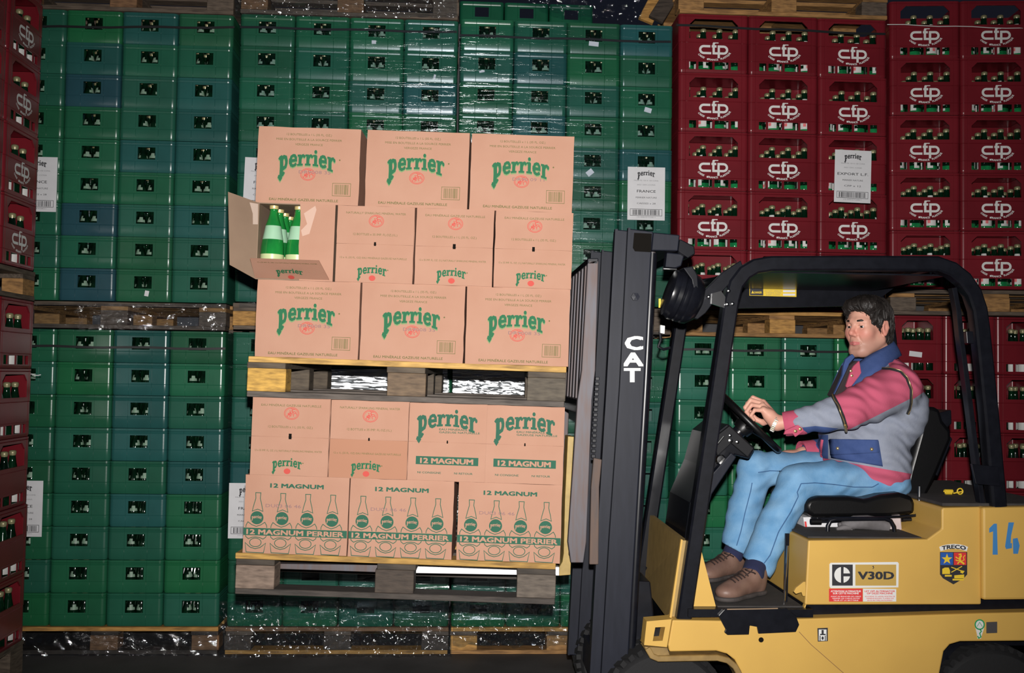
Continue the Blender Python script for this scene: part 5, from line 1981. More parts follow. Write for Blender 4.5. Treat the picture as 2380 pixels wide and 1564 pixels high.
# torso, limbs (under the clothes)
S.ell(pel, (.13, .16, .11), k=.05)
S.ell(bel, (.135, .155, .13), k=.06)
S.ell(che, (.115, .17, .15), k=.06)
S.cap(shN+np.array((0, .04, -.01)), shF-np.array((0, .04, .01)), .058, k=.05)
S.cap(hipN, knN, .072, .055, k=.04)
S.cap(knN, anN, .052, .036, k=.02)
S.cap(hipF, knF, .072, .055, k=.04)
S.cap(knF, anF, .052, .036, k=.02)
S.cap(shN, elN, .052, .042, k=.03)
S.cap(elN, wrN, .042, .027, k=.02)
S.cap(shF, elF, .052, .042, k=.03)
S.cap(elF, wrF, .042, .028, k=.02)
S.ell(wrF+np.array((-.05, 0, -.005)), (.055, .04, .018), k=.02)
for an, dr in ((anN, V3(1668, 1385, 4.02)-V3(1760, 1372, 4.16)), (anF, V3(1645, 1345, 4.42)-V3(1710, 1345, 4.52))):
    dr = dr/np.linalg.norm(dr)
    S.cap(an+np.array((0, 0, -.02)), an+dr*.07+np.array((0, 0, -.075)), .022, .016, k=.01)
# neck and head
S.cap(nek+np.array((.02, 0, -.02)), H(0, -.035, -.06), .060, .056, k=.03)
S.ell(H(0, -.012, .036), (.077, .099, .087), Rh, k=.0)
S.ell(H(0, .026, -.042), (.060, .069, .084), Rh, k=.03)
S.cap(H(-.012, .070, -.108), H(.012, .070, -.108), .021, k=.03)
for s in (-1, 1):
    S.cap(H(s*.056, -.012, -.055), H(s*.030, .052, -.104), .020, .018, k=.03)
    S.ell(H(s*.039, .060, -.024), (.024, .022, .026), Rh, k=.03)
    S.cap(H(s*.014, .084, .024), H(s*.044, .068, .022), .011, .010, k=.02)
    S.ell(H(s*.031, .096, .001), (.020, .017, .0115), Rh, k=.010, cut=True)
    S.cap(H(s*.014, .0835, .0060), H(s*.031, .0860, .0082), .0040, .0042, k=.003)
    S.cap(H(s*.031, .0860, .0082), H(s*.048, .0735, .0020), .0042, .0034, k=.003)
    S.cap(H(s*.015, .0815, -.0060), H(s*.032, .0830, -.0078), .0032, .0032, k=.004)
    S.cap(H(s*.032, .0830, -.0078), H(s*.048, .0725, -.0025), .0032, .0028, k=.004)
    S.cap(H(s*.018, .0800, -.0150), H(s*.040, .0740, -.0160), .0040, .0030, k=.010)
    S.cap(H(s*.0115, .098, -.036), H(s*.0135, .09, -.037), .0072, .007, k=.008)
    # ears
    S.ell(H(s*.080, -.014, -.006), (.0085, .019, .033), Rh, k=.008)
    S.cap(H(s*.083, -.022, .020), H(s*.083, -.028, -.005), .0055, .005, k=.006)
    S.cap(H(s*.083, -.028, -.005), H(s*.080, -.012, -.034), .005, .0065, k=.006)
    S.ell(H(s*.089, -.008, -.004), (.006, .008, .014), Rh, k=.006, cut=True)
    # cheek line beside the mouth
    S.cap(H(s*.022, .0935, -.040), H(s*.036, .0830, -.072), .0022, .0016, k=.008, cut=True)
S.cap(H(0, .084, .018), H(0, .1085, -.022), .0080, .0100, k=.012)
S.cap(H(0, .100, -.029), H(0, .1105, -.0275), .0105, .0100, k=.008)
for s_ in (-1, 1):
    S.cap(H(s_*.003, .0915, -.0650), H(s_*.025, .0850, -.0695), .0044, .0026, k=.007)
    S.cap(H(0, .0905, -.0765), H(s_*.0225, .0845, -.0725), .0052, .0030, k=.007)
    S.cap(H(0, .0960, -.0702), H(s_*.027, .0868, -.0715), .0012, .0012, k=.003, cut=True)
S.cap(H(-.014, .0935, -.0895), H(.014, .0935, -.0895), .005, k=.014, cut=True)
# the gripping left hand: palm, four unequal curled fingers, thumb
S.cap(wrN, V3(1790, 966, 4.265), .027, .027, k=.02)
S.cap(V3(1792, 962, 4.30), V3(1773, 936, 4.335), .021, .016, k=.015)
S.cap(V3(1792, 968, 4.275), V3(1772, 944, 4.29), .021, .016, k=.015)
S.cap(V3(1792, 973, 4.262), V3(1774, 953, 4.262), .020, .0145, k=.015)
fing = [[(1773, 934, 4.338), (1750, 924, 4.345), (1737, 938, 4.345), (1743, 955, 4.335)],
        [(1771, 938, 4.312), (1745, 930, 4.315), (1732, 947, 4.315), (1741, 964, 4.31)],
        [(1771, 945, 4.287), (1747, 941, 4.287), (1735, 957, 4.287), (1745, 971, 4.287)],
        [(1774, 954, 4.262), (1754, 953, 4.26), (1745, 966, 4.26), (1753, 976, 4.265)]]
for i, fg in enumerate(fing):
    r0 = (.0105, .0108, .0102, .009)[i]
    q = [V3(*t) for t in fg]
    for j in range(3):
        S.cap(q[j], q[j+1], r0*(1-.1*j), r0*(.92-.1*j), k=.003)
th = [V3(1790, 976, 4.31), V3(1774, 982, 4.335), V3(1758, 975, 4.345), V3(1750, 966, 4.345)]
for j in range(3):
    S.cap(th[j], th[j+1], (.016, .0125, .0105)[j], (.0125, .0105, .009)[j], k=.006)


person, pv, pf = S.build('person', [M_skin], None, lambda fc, i: np.zeros(len(fc)), person_origin, smooth=1)
hq = (pv-hd) @ Rh.T
ha, hb_, hc_ = hq[:, 0], hq[:, 1], hq[:, 2]
inh = (np.abs(hq).max(1) < .19)


def soft(x, a, b):
    return np.clip((x-a)/(b-a), 0, 1)


beard = inh*soft(-hc_, .035, .075)*soft(hb_, -.03, .03)*soft(.15+hc_, 0, .03)
set_attr(person, 'beard', .75*beard)
blush = inh*(np.exp(-((np.abs(ha)-.04)**2+(hc_+.03)**2)/.018**2/2)*(hb_ > .03)+np.exp(-(ha**2+(hc_+.026)**2)/.014**2/2)*(hb_ > .09))
blush = blush+.7*inh*(np.abs(ha) > .079)
set_attr(person, 'blush', .55*np.clip(blush, 0, 1))
lipz = np.maximum(1-np.abs(hc_+.0660+np.abs(ha)*.14)/.0046, 1-np.abs(hc_+.0760-np.abs(ha)*.16)/.0052)
set_attr(person, 'lip', .75*inh*np.clip(lipz*2.2, 0, 1)*(np.abs(ha) < .025)*(hb_ > .075))
person.location = person_origin
tag(person, 'man in pink, grey and blue jacket and jeans driving the forklift, hand on wheel', 'person')


class Off:
    pass


def pbuild(mb, name, m, smooth=50, bevel=0.0, parent=None):
    mb.v = [tuple(np.array(p)-person_origin) for p in mb.v]
    return mb.build(name, m, parent or person, smooth, bevel)


def sbuild(s, name, mats, fn=None, parent=None, smooth=1):
    return s.build(name, mats, parent or person, fn, person_origin, smooth)


# eyes and brows
gz_ = (np.array(CAM)-hd)
gz_ = gz_/np.linalg.norm(gz_)*.55+ff*.75
gz_ /= np.linalg.norm(gz_)
for s in (-1, 1):
    c = H(s*.0315, .0742, .0005)
    Mq = Matrix.Translation(c) @ Vector(gz_).to_track_quat('Z', 'Y').to_matrix().to_4x4()
    prof = [(.0128*math.sin(R(a)), .0128*math.cos(R(a))) for a in (178, 150, 120, 90, 60, 45, 30, 27, 14, 2)]
    e = pbuild(MB().lathe(prof, 16, Mq, mis=[0, 0, 0, 0, 0, 0, 1, 1, 1]), 'eye', [M_eyew, M_iris], 60)
    pts = [H(s*x, y, z) for x, y, z in ((.010, .0920, .0205), (.020, .0915, .0250), (.034, .0855, .0265), (.044, .0760, .0235), (.052, .0660, .0175))]
    pbuild(MB().tube(pts, [.0030, .0055, .0055, .0045, .0018], 8), 'eyebrow', M_hair, 60)

# hair
Hs = SDF(hd-np.array((.15, .15, .14)), hd+np.array((.15, .15, .17)), .0035)
Hs.ell(H(0, -.020, .042), (.089, .110, .095), Rh, k=0)
Hs.ell(H(0, -.062, -.030), (.073, .058, .080), Rh, k=.03)
Hs.ell(H(-.01, .040, .098), (.072, .058, .034), Rh, k=.03)
Hs.ell(H(.036, .070, .076), (.026, .024, .030), Rh, k=.02)
Hs.ell(H(-.044, .050, .078), (.030, .034, .026), Rh, k=.02)
for s in (-1, 1):
    Hs.cap(H(s*.076, .022, .03), H(s*.075, .012, -.018), .012, .008, k=.015)
Hs.ell(H(0, .105, -.035), (.066, .075, .088), Rh, k=.012, cut=True)
Hs.ell(H(-.004, .088, .022), (.068, .056, .050), Rh, k=.010, cut=True)
for s in (-1, 1):
    Hs.ell(H(s*.083, -.010, -.012), (.022, .024, .040), Rh, k=.008, cut=True)
    Hs.ell(H(s*.070, .045, -.045), (.030, .040, .055), Rh, k=.008, cut=True)
fa, fb, fu = ll, ff, uu


def hair_folds(x, y, z):
    a = (x-hd[0])*ll[0]+(y-hd[1])*ll[1]+(z-hd[2])*ll[2]
    b = (x-hd[0])*ff[0]+(y-hd[1])*ff[1]+(z-hd[2])*ff[2]
    c = (x-hd[0])*uu[0]+(y-hd[1])*uu[1]+(z-hd[2])*uu[2]
    w = np.sin(a*130+b*60+np.sin(c*60)*1.5)*np.sin(b*95-a*70+c*30)
    return .0022*w+.0012*np.sin(b*260+c*120+a*40)


Hs.folds(hair_folds)
hr, hv_, hf_ = sbuild(Hs, 'hair', [M_hair], lambda fc, i: np.zeros(len(fc)), smooth=0)
from mathutils.bvhtree import BVHTree
bvH = BVHTree.FromPolygons([Vector(p) for p in hv_], [tuple(int(i) for i in q) for q in hf_])
rs = random.Random(4)
strands = MB()
crown = Vector(H(.02, -.045, .125))
for k in range(1500):
    fq = hf_[rs.randrange(len(hf_))]
    p = Vector(hv_[fq].mean(0))
    loc, nrm, _, _ = bvH.find_nearest(p)
    lcl = Rh @ (np.array(p)-hd)
    away = (p-crown)
    away.normalize()
    flow = away+Vector(-ll*.5*(1 if lcl[1] > 0 else .1))+Vector((0, 0, -.35))+Vector([rs.uniform(-.25, .25) for _ in range(3)])
    pts = [p+nrm*.0005]
    n_ = 5
    step = rs.uniform(.006, .011)
    ok = True
    for i in range(n_):
        flow = (flow-nrm*flow.dot(nrm)).normalized()
        q = pts[-1]+flow*step
        loc, nrm, _, dd = bvH.find_nearest(q)
        if loc is None:
            ok = False
            break
        if dd < .006:
            q = loc+nrm*(.0012+.0016*math.sin(math.pi*i/n_))
        pts.append(q)
    if ok:
        w_ = rs.uniform(.0009, .0019)
        strands.tube(pts, [w_, w_*1.2, w_*1.1, w_, w_*.7, w_*.2], 4)
pbuild(strands, 'hair_strands', M_hair, 60, parent=hr)['kind'] = 'stuff'

# ------------------------------------------------------------------ jacket
ex = 1.0
J = SDF((P(1800, 900, 4.2).x, 3.98, P(2000, 1160, 4.4).z), (P(2180, 900, 4.42).x, 4.86, P(2050, 795, 4.4).z), .005)
J.ell(pel+np.array((-.045, 0, .03)), (.152, .215, .130), k=0)
J.ell(bel+np.array((-.012, 0, 0)), (.182, .215, .16), k=.07)
J.ell(che+np.array((.004, 0, -.01)), (.158, .210, .165), k=.08)
J.ell(V3(2084, 955, 4.42), (.108, .19, .145), k=.05)
J.cap(shN+np.array((-.005, .035, -.004)), shF-np.array((.005, .035, .004)), .084, k=.05)
J.cap(V3(2062, 872, 4.36), V3(2062, 872, 4.48), .074, k=.05)
J.cap(shN, V3(2030, 928, 4.19), .092, .088, k=.03)
J.cap(V3(2030, 928, 4.19), elN, .088, .076, k=.02)
J.cap(elN, V3(1860, 980, 4.215), .075, .052, k=.015)
J.cap(shF, elF, .09, .075, k=.03)
J.cap(elF, V3(1885, 1050, 4.56), .07, .05, k=.02)


def jfold(x, y, z):
    return .0042*np.sin(x*38+z*55+3*np.sin(y*14))*np.sin(z*44-x*17+y*10)+.0022*np.sin(z*120+x*60+np.sin(x*30)*2)


J.folds(jfold)
# open hem below, open neck
hemA, hemB = V3(1905, 1062, 4.42), V3(2105, 1122, 4.42)
hv = hemB-hemA
J.half(V3(2000, 1098, 4.42)-np.array((0, 0, .034)), np.array((hv[2], 0, -hv[0]))*1.0)


def inpoly(u, v, poly):
    r = np.zeros(len(u), bool)
    n = len(poly)
    for i in range(n):
        (x0, y0), (x1, y1) = poly[i], poly[(i+1) % n]
        if y0 == y1:
            continue
        c = ((y0 > v) != (y1 > v)) & (u < (x1-x0)*(v-y0)/(y1-y0)+x0)
        r ^= c
    return r


A_ = V3(2000, 1000, 4.2)
mpp = np.linalg.norm(V3(2001, 1000, 4.2)-A_)


def garment_uv(fc):
    """flat pattern coordinates of the side of the garment (one unit = one photo pixel at y = 4.2)"""
    k = 4.2/fc[:, 1]
    return 2000+(fc[:, 0]*k-A_[0])/mpp, 1000-((fc[:, 2]-CAM_Z)*k+CAM_Z-A_[2])/mpp + (fc[:, 0]*k-A_[0])/mpp*math.tan(ROLL)


def sdpoly(u, v, poly):
    d = np.full(len(u), 1e9)
    for i in range(len(poly)):
        (x0, y0), (x1, y1) = poly[i], poly[(i+1) % len(poly)]
        ex_, ey_ = x1-x0, y1-y0
        t = np.clip(((u-x0)*ex_+(v-y0)*ey_)/(ex_*ex_+ey_*ey_), 0, 1)
        d = np.minimum(d, np.hypot(u-x0-t*ex_, v-y0-t*ey_))
    return np.where(inpoly(u, v, poly), d, -d)


jk, jv, jf = sbuild(J, 'jacket', [zone_mat(mat('jacket_cloth', (0.245, 0.27, 0.34), 0.9, var=0.45, vscale=40, col2=(0.32, 0.345, 0.41), bump=0.35, bscale=160, spec=0.15), [('navy', (0.052, 0.088, 0.23), False), ('pink', (0.50, 0.098, 0.165), False)])], lambda fc, i: np.zeros(len(fc)))
gu, gv = garment_uv(jv)
near_ = (4.30-jv[:, 1])*500
yoke = np.minimum(sdpoly(gu, gv, [(2064, 780), (2260, 780), (2260, 860), (2160, 905), (2122, 930), (2118, 895), (2108, 876), (2092, 862), (2068, 857), (2060, 835)]), 99)
uparm = np.minimum(sdpoly(gu, gv, [(1932, 912), (1960, 905), (1995, 893), (2022, 872), (2043, 857), (2070, 857), (2095, 864), (2110, 880), (2120, 905), (2123, 925), (1970, 1000)]), (4.33-jv[:, 1])*500)
hem = gv-(1061+np.clip(gu-1905, 0, 400)*.18)
pinkz = np.maximum(np.maximum(yoke, uparm), hem)
wedge = np.minimum(sdpoly(gu, gv, [(1858, 994), (1895, 990), (1950, 996), (1905, 1012), (1858, 1014)]), (4.235-jv[:, 1])*500)
frontz = np.minimum(np.minimum(1925-gu, gv-1010), (jv[:, 1]-4.25)*500)
neckz = sdpoly(gu, gv, [(1950, 790), (2000, 790), (2050, 800), (2036, 845), (1995, 880), (1948, 935)])
set_attr(jk, 'pink', pinkz)
set_attr(jk, 'navy', np.maximum(np.maximum(wedge, frontz), neckz))

# jeans
D = SDF((P(1660, 900, 4.5).x, 4.0, P(1750, 1365, 4.1).z), (P(2140, 900, 4.42).x, 4.72, P(2000, 1020, 4.4).z), .006)
D.ell(pel+np.array((-.03, 0, -.022)), (.140, .2, .092), k=0)
D.cap(hipN+np.array((-.02, 0, -.008)), V3(1925, 1117, 4.28), .084, .077, k=.04)
D.cap(V3(1925, 1117, 4.28), knN, .077, .073, k=.03)
D.cap(knN+np.array((.01, 0, -.01)), V3(1800, 1225, 4.21), .074, .070, k=.02)
D.cap(V3(1800, 1225, 4.21), V3(1753, 1330, 4.17), .070, .066, k=.02)
D.cap(hipF, V3(1880, 1092, 4.52), .092, .08, k=.04)
D.cap(V3(1880, 1092, 4.52), knF, .08, .074, k=.03)
D.cap(knF+np.array((.008, 0, -.01)), V3(1728, 1190, 4.50), .074, .070, k=.02)
D.cap(V3(1728, 1190, 4.50), V3(1710, 1290, 4.48), .070, .072, k=.02)


def dfold(x, y, z):
    return .0036*np.sin(x*30-z*48+2*np.sin(y*20))*np.sin(z*32+x*26)+.002*np.sin(z*100-x*45+np.sin(x*25)*2)


D.folds(dfold)
# hems: cut each leg square to its own slant
nv = np.array((-.35, 0, -1.0))
hc = V3(1757, 1318, 4.17)
hc2 = V3(1700, 1272, 4.5)
g = np.meshgrid(*D.ax, indexing='ij', sparse=True)
n1 = np.array((.80, 0, -.60))*np.array((-1, 1, 1))
dN = ((g[0]-hc[0])*-.62+(g[1]-hc[1])*.0+(g[2]-hc[2])*-.78)
dF = ((g[0]-hc2[0])*-.45+(g[2]-hc2[2])*-.89)
nearleg = (g[1] < 4.345) & (g[2] < 1.2) & (dN+0*g[1] > -.3)
farleg = (g[1] >= 4.345)
D.F = np.where(nearleg, np.maximum(D.F, dN), D.F)
D.F = np.where(farleg & (g[2] < 1.15), np.maximum(D.F, dF), D.F).astype(np.float32)
jn, dv, df = sbuild(D, 'jeans', [M_jean], lambda fc, i: np.zeros(len(fc)))

bvJ = BVHTree.FromPolygons([Vector(p) for p in jv], [tuple(int(i) for i in q) for q in jf])
bvD = BVHTree.FromPolygons([Vector(p) for p in dv], [tuple(int(i) for i in q) for q in df])


def on_cloth(bv, pts, n=24, lift=.003):
    """a seam line lying on the garment's near surface"""
    out = []
    cs = [0]
    for i in range(len(pts)-1):
        cs.append(cs[-1]+math.hypot(pts[i+1][0]-pts[i][0], pts[i+1][1]-pts[i][1]))
    for k in range(n+1):
        s = cs[-1]*k/n
        i = max(j for j in range(len(cs)-1) if cs[j] <= s+1e-6) if s < cs[-1] else len(cs)-2
        t = (s-cs[i])/(cs[i+1]-cs[i])
        u, v = pts[i][0]+(pts[i+1][0]-pts[i][0])*t, pts[i][1]+(pts[i+1][1]-pts[i][1])*t
        d = ray(u, v).normalized()
        hit = bv.ray_cast(CAM, d)
        if hit[0] is not None:
            out.append(hit[0]+hit[1]*lift if hit[1].dot(d) < 0 else hit[0]-hit[1]*lift)
    return out


def seam(bv, name, pts, m, r, parent, n=24, lift=.002):
    q = on_cloth(bv, pts, n, lift)
    if len(q) > 2:
        mb = MB().tube(q, r, 6)
        return pbuild(mb, name, m, 60, parent=parent)


seam(bvJ, 'zip_tape', [(2043, 857), (2070, 858), (2093, 864), (2108, 880), (2117, 905), (2117, 935), (2110, 962)], M_ztape, .008, jk, 30, .000)
seam(bvJ, 'zip', [(2043, 857), (2070, 858), (2093, 864), (2108, 880), (2117, 905), (2117, 935), (2110, 962)], M_zip, .0019, jk, 30, .0072)
seam(bvJ, 'zip_tape', [(1936, 920), (1948, 942), (1959, 968), (1966, 992)], M_ztape, .009, jk, 18, .000)
seam(bvJ, 'zip', [(1936, 920), (1948, 942), (1959, 968), (1966, 992)], M_zip, .0021, jk, 18, .0082)
seam(bvJ, 'zip_pull', [(1964, 984), (1967, 998)], M_zip, .006, jk, 4, .008)
seam(bvJ, 'front_edge', [(1912, 1022), (1909, 1045), (1911, 1066), (1925, 1072), (1960, 1080), (1990, 1088)], M_pink, .008, jk, 24, .0)


def patch(bv, name, poly, m, parent, lift=.004, n=10):
    """a sewn-on panel: quad of four photo corners wrapped on the garment"""
    (a, b_, c, d) = poly
    vs, fs = [], []
    for j in range(n+1):
        for i in range(n+1):
            s, t = i/n, j/n
            u = (a[0]*(1-s)+b_[0]*s)*(1-t)+(d[0]*(1-s)+c[0]*s)*t
            v = (a[1]*(1-s)+b_[1]*s)*(1-t)+(d[1]*(1-s)+c[1]*s)*t
            dd = ray(u, v).normalized()
            hit = bv.ray_cast(CAM, dd)
            p = hit[0] if hit[0] is not None else P(u, v, 4.2)
            vs.append(p-dd*lift)
    fs = [(j*(n+1)+i, (j+1)*(n+1)+i, (j+1)*(n+1)+i+1, j*(n+1)+i+1) for j in range(n) for i in range(n)]
    mb = MB().add(vs, fs)
    o = pbuild(mb, name, m, 60, parent=parent)
    so = o.modifiers.new('thick', 'SOLIDIFY')
    so.thickness = .004
    so.offset = 0
    return o


pk = patch(bvJ, 'pocket', [(1926, 1022), (2042, 1024), (2052, 1084), (1932, 1064)], M_navy, jk)
pf_ = patch(bvJ, 'pocket_flap', [(1928, 1020), (2041, 1022), (2043, 1052), (1930, 1058)], M_navy, jk, .008)
for (u, v) in ((1947, 1042), (2026, 1044)):
    d = ray(u, v).normalized()
    hit = bvJ.ray_cast(CAM, d)[0]
    pbuild(MB().lathe([(.001, -.003), (.007, -.002), (.007, .002), (.004, .005), (.001, .0055)], 12, Matrix.Translation(hit-d*.012) @ (-d).to_track_quat('Z', 'Y').to_matrix().to_4x4()), 'snap_button', M_zip, 40, parent=jk)
# cuff
cu0, cu1 = Vector(V3(1871, 979, 4.212)), Vector(V3(1822, 986, 4.238))
ax = (cu1-cu0).normalized()
Mc = Matrix.Translation(cu0) @ ax.to_track_quat('Z', 'Y').to_matrix().to_4x4()
L_ = (cu1-cu0).length
pbuild(MB().lathe([(.044, -.004), (.053, .0), (.0545, .012), (.0525, L_*.5), (.052, L_-.01), (.050, L_), (.044, L_-.003), (.040, L_-.03)], 24, Mc, caps=False), 'cuff', M_pink, 50, parent=jk)
tabc = V3(1851, 1008, 4.17)
tb_ = MB().prism([Vector(V3(u, v, 4.165)) for u, v in ((1826, 1000), (1862, 984), (1869, 1002), (1849, 1016), (1843, 1008), (1822, 1010))], (0, .012, 0))
pbuild(tb_, 'cuff_tab', M_pink, None, .003, parent=jk)
for (u, v) in ((1849, 1002), (1860, 997)):
    pbuild(MB().lathe([(.001, -.002), (.007, -.001), (.007, .002), (.004, .004), (.001, .0045)], 12, Matrix.Translation(V3(u, v, 4.163)) @ Matrix.Rotation(R(90), 4, 'X')), 'snap_button', M_zip, 40, parent=jk)
# far cuff on the thigh
cf0, cf1 = Vector(V3(1892, 1050, 4.56)), Vector(V3(1862, 1052, 4.55))
ax = (cf1-cf0).normalized()
pbuild(MB().lathe([(.048, 0), (.054, .004), (.052, (cf1-cf0).length), (.04, (cf1-cf0).length-.004)], 20, Matrix.Translation(cf0) @ ax.to_track_quat('Z', 'Y').to_matrix().to_4x4(), caps=False), 'cuff', M_pink, 50, parent=jk)

# collar: a turned-up band around the neck, open in front
top_ = [V3(2074, 794, 4.42), V3(2068, 800, 4.365), V3(2045, 813, 4.325), V3(2016, 829, 4.318), V3(1994, 845, 4.335)]
bot_ = [V3(2092, 826, 4.42), V3(2084, 833, 4.345), V3(2052, 856, 4.268), V3(2016, 880, 4.262), V3(1980, 905, 4.30)]


def smooth_line(pts, n):
    out = []
    for k in range(n+1):
        t = k/n*(len(pts)-1)
        i = min(int(t), len(pts)-2)
        f_ = t-i
        p0, p1, p2, p3 = pts[max(i-1, 0)], pts[i], pts[i+1], pts[min(i+2, len(pts)-1)]
        out.append(.5*((2*p1)+(-p0+p2)*f_+(2*p0-5*p1+4*p2-p3)*f_*f_+(-p0+3*p1-3*p2+p3)*f_**3))
    return out


def mir(l):
    return [np.array((p[0], 2*4.42-p[1], p[2])) for p in l[1:]][::-1]+l


tl_, bl_ = smooth_line(mir(top_), 40), smooth_line(mir(bot_), 40)
vs, fs = [], []
for a, b_ in zip(tl_, bl_):
    for q in range(5):
        t = q/4
        p = a*(1-t)+b_*t
        vs.append(p+np.array((0, 0, .006*math.sin(math.pi*t))))
for i in range(len(tl_)-1):
    for q in range(4):
        fs.append((i*5+q, (i+1)*5+q, (i+1)*5+q+1, i*5+q+1))
co = pbuild(MB().add(vs, fs), 'collar', M_navy, 60, parent=jk)
so = co.modifiers.new('thick', 'SOLIDIFY')
so.thickness = .009
so.offset = 0
# lapels and shirt front at the open throat
shp = px([(1990, 838), (1974, 850), (1958, 884), (1940, 920), (1958, 926), (1985, 900), (2003, 868), (2004, 842)], 4.33)
pbuild(MB().prism(shp, (0, .1, 0)), 'shirt_front', M_shirt, None, .006, parent=person)
pbuild(MB().prism(px([(1998, 838), (2003, 868), (1974, 905), (1966, 898), (1978, 862), (1985, 850)], 4.29), (0, .016, 0)), 'lapel', M_pink, None, .004, parent=jk)
pbuild(MB().prism(px([(1982, 822), (1966, 834), (1961, 850), (1958, 872), (1938, 918), (1944, 922), (1962, 884), (1974, 846), (1988, 830)], 4.34), (0, .02, 0)), 'lapel', M_navy, None, .004, parent=jk)
for (u, v) in ((1978, 862), (1980, 873)):
    pbuild(MB().lathe([(.001, -.002), (.0055, -.001), (.0055, .002), (.001, .004)], 10, Matrix.Translation(V3(u, v, 4.288)) @ Matrix.Rotation(R(90), 4, 'X')), 'snap_button', M_zip, 40, parent=jk)

# jeans seams
seam(bvD, 'seam', [(1862, 1124), (1895, 1122), (1940, 1126), (1985, 1132), (2028, 1132), (2042, 1124)], M_seam, .0022, jn, 40, .0)
seam(bvD, 'seam', [(1862, 1124), (1852, 1146), (1856, 1152), (1838, 1190), (1810, 1235), (1790, 1290), (1766, 1322)], M_seam, .0022, jn, 40, .0)
seam(bvD, 'seam', [(1748, 1122), (1745, 1140), (1732, 1190), (1722, 1235), (1712, 1268)], M_seam, .0022, jn, 30, .0)
seam(bvD, 'seam', [(1762, 1098), (1790, 1094), (1818, 1095)], M_seam, .0022, jn, 16, .0)

# watch with its link bracelet
wc_ = Vector(V3(1802, 985, 4.248))
wax = Vector(V3(1790, 966, 4.265)-V3(1840, 990, 4.23)).normalized()
Mw_ = Matrix.Translation(wc_) @ wax.to_track_quat('Z', 'Y').to_matrix().to_4x4()
wt = pbuild(MB().lathe([(.0310, -.007), (.0335, -.006), (.0335, .006), (.0310, .007)], 26, Mw_, caps=False), 'wristwatch', M_watch, 40)
for k in range(22):
    a = 2*math.pi*k/22
    Mk = Mw_ @ Matrix.Rotation(a, 4, 'Z') @ Matrix.Translation((.0335, 0, 0))
    pbuild(MB().box((-.002, -.0032, -.0085), (.0024, .0032, .0085), M=Mk), 'bracelet_link', M_watch, None, .001, parent=wt)
up_ = (Vector((.2, .1, 1))-wax*wax.dot(Vector((.2, .1, 1)))).normalized()
pbuild(MB().lathe([(.001, 0), (.015, 0), (.0155, .004), (.012, .007), (.001, .0072)], 18, Matrix.Translation(wc_+up_*.031) @ up_.to_track_quat('Z', 'Y').to_matrix().to_4x4()), 'watch_case', mat('watch_dark', (.05, .045, .04), .3, metal=.6), 40, parent=wt)

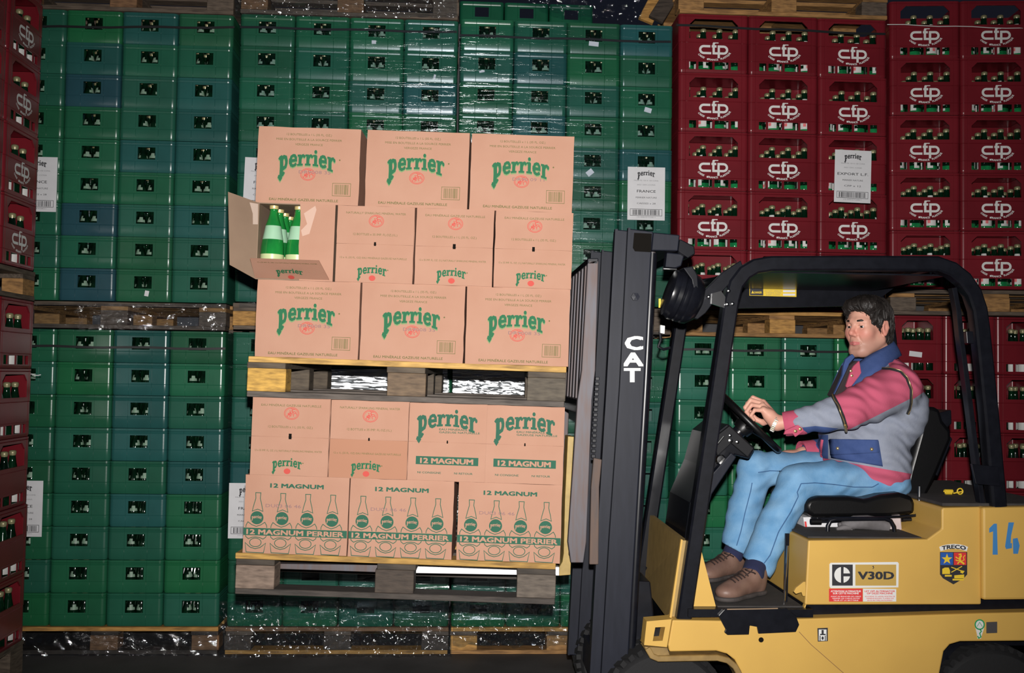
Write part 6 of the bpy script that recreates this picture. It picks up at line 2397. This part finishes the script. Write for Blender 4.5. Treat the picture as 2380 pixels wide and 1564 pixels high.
# socks and shoes
for side, an, hl, toe, kn in (('near', anN, V3(1758, 1366, 4.165), V3(1672, 1384, 4.025), knN), ('far', anF, V3(1712, 1336, 4.52), V3(1642, 1338, 4.40), knF)):
    fz = zf+.006
    hl[1] -= .025 if side == 'near' else 0
    toe[1] -= .025 if side == 'near' else 0
    hl[2] = fz+.036
    toe[2] = fz+.030
    dr = toe-hl
    dr[2] = 0
    LL = np.linalg.norm(dr)
    dr /= LL
    toe = hl+dr*.185
    toe[2] = fz+.030
    sd = np.array((-dr[1], dr[0], 0))
    Rf = np.array([dr, sd, (0, 0, 1)])
    an2 = np.array((hl[0]+dr[0]*.035, hl[1]+dr[1]*.035, fz+.105))
    K = SDF(np.minimum(an, an2)-.09, np.maximum(an, an2)+.09, .005)
    K.cap(an2-np.array((0, 0, .02)), an+(kn-an)*.10, .046, .048, k=0)
    sbuild(K, 'sock', [M_sock], lambda fc, i: np.zeros(len(fc)))
    T = SDF(np.minimum(hl, toe)-.12, np.maximum(hl, toe)+.14, .0045)
    T.ell(hl+dr*.01+np.array((0, 0, .012)), (.042, .037, .052), Rf, k=0)
    T.cap(hl+dr*.01+np.array((0, 0, .05)), hl+dr*.045+np.array((0, 0, .045)), .042, .044, k=.02)
    T.ell(hl+dr*.10+np.array((0, 0, .012)), (.09, .043, .042), Rf, k=.03)
    T.ell(toe+np.array((0, 0, .004)), (.062, .048, .034), Rf, k=.03)
    T.cap(an2+np.array((0, 0, .02)), an2+np.array((0, 0, .12)), .037, k=.006, cut=True)
    T.half((0, 0, fz+.014), (0, 0, -1))
    so_, sv, sf = sbuild(T, 'shoe', [M_shoe], lambda fc, i: np.zeros(len(fc)))
    bvS = BVHTree.FromPolygons([Vector(p) for p in sv], [tuple(int(i) for i in q) for q in sf])
    Q = SDF(np.minimum(hl, toe)-.12, np.maximum(hl, toe)+.12, .005)
    Q.ell(hl+dr*.01+np.array((0, 0, -.02)), (.047, .042, .03), Rf, k=0)
    Q.ell(hl+dr*.10+np.array((0, 0, -.02)), (.095, .046, .03), Rf, k=.02)
    Q.ell(toe+np.array((0, 0, -.016)), (.069, .053, .03), Rf, k=.02)
    Q.half((0, 0, fz+.020), (0, 0, 1))
    Q.half((0, 0, fz+.001), (0, 0, -1))
    sbuild(Q, 'shoe_sole', [M_sole], lambda fc, i: np.zeros(len(fc)), parent=so_)

    def top_at(f_, s_):
        p = hl+dr*f_+sd*s_
        hit = bvS.ray_cast(Vector((p[0], p[1], fz+.3)), Vector((0, 0, -1)))
        return (hit[0]+Vector((0, 0, .004))) if hit[0] is not None else Vector(p)
    for k in range(5):
        f_ = .085+.02*k
        pbuild(MB().tube([top_at(f_, -.026), top_at(f_+.005, -.01), top_at(f_+.012, .01), top_at(f_+.014, .026)], .0028, 6), 'lace', M_lace, 60, parent=so_)
    near_s = -1 if (sd[1] > 0) else 1
    for k, sg in enumerate((1, -1)):
        a0 = top_at(.085, 0)
        pts = [a0+Vector(sd*near_s*.042*math.sin(t)*(1 if k == 0 else .6)+dr*(.02*math.sin(2*t))*sg)+Vector((0, 0, .008*math.sin(t)-.028*(1-math.cos(t))*.5)) for t in np.linspace(0, math.pi*2*.92, 16)]
        pbuild(MB().tube(pts, .0026, 6), 'lace_bow', M_lace, 60, parent=so_)
print('tris', sum(len(m.polygons)*2 for m in bpy.data.meshes))
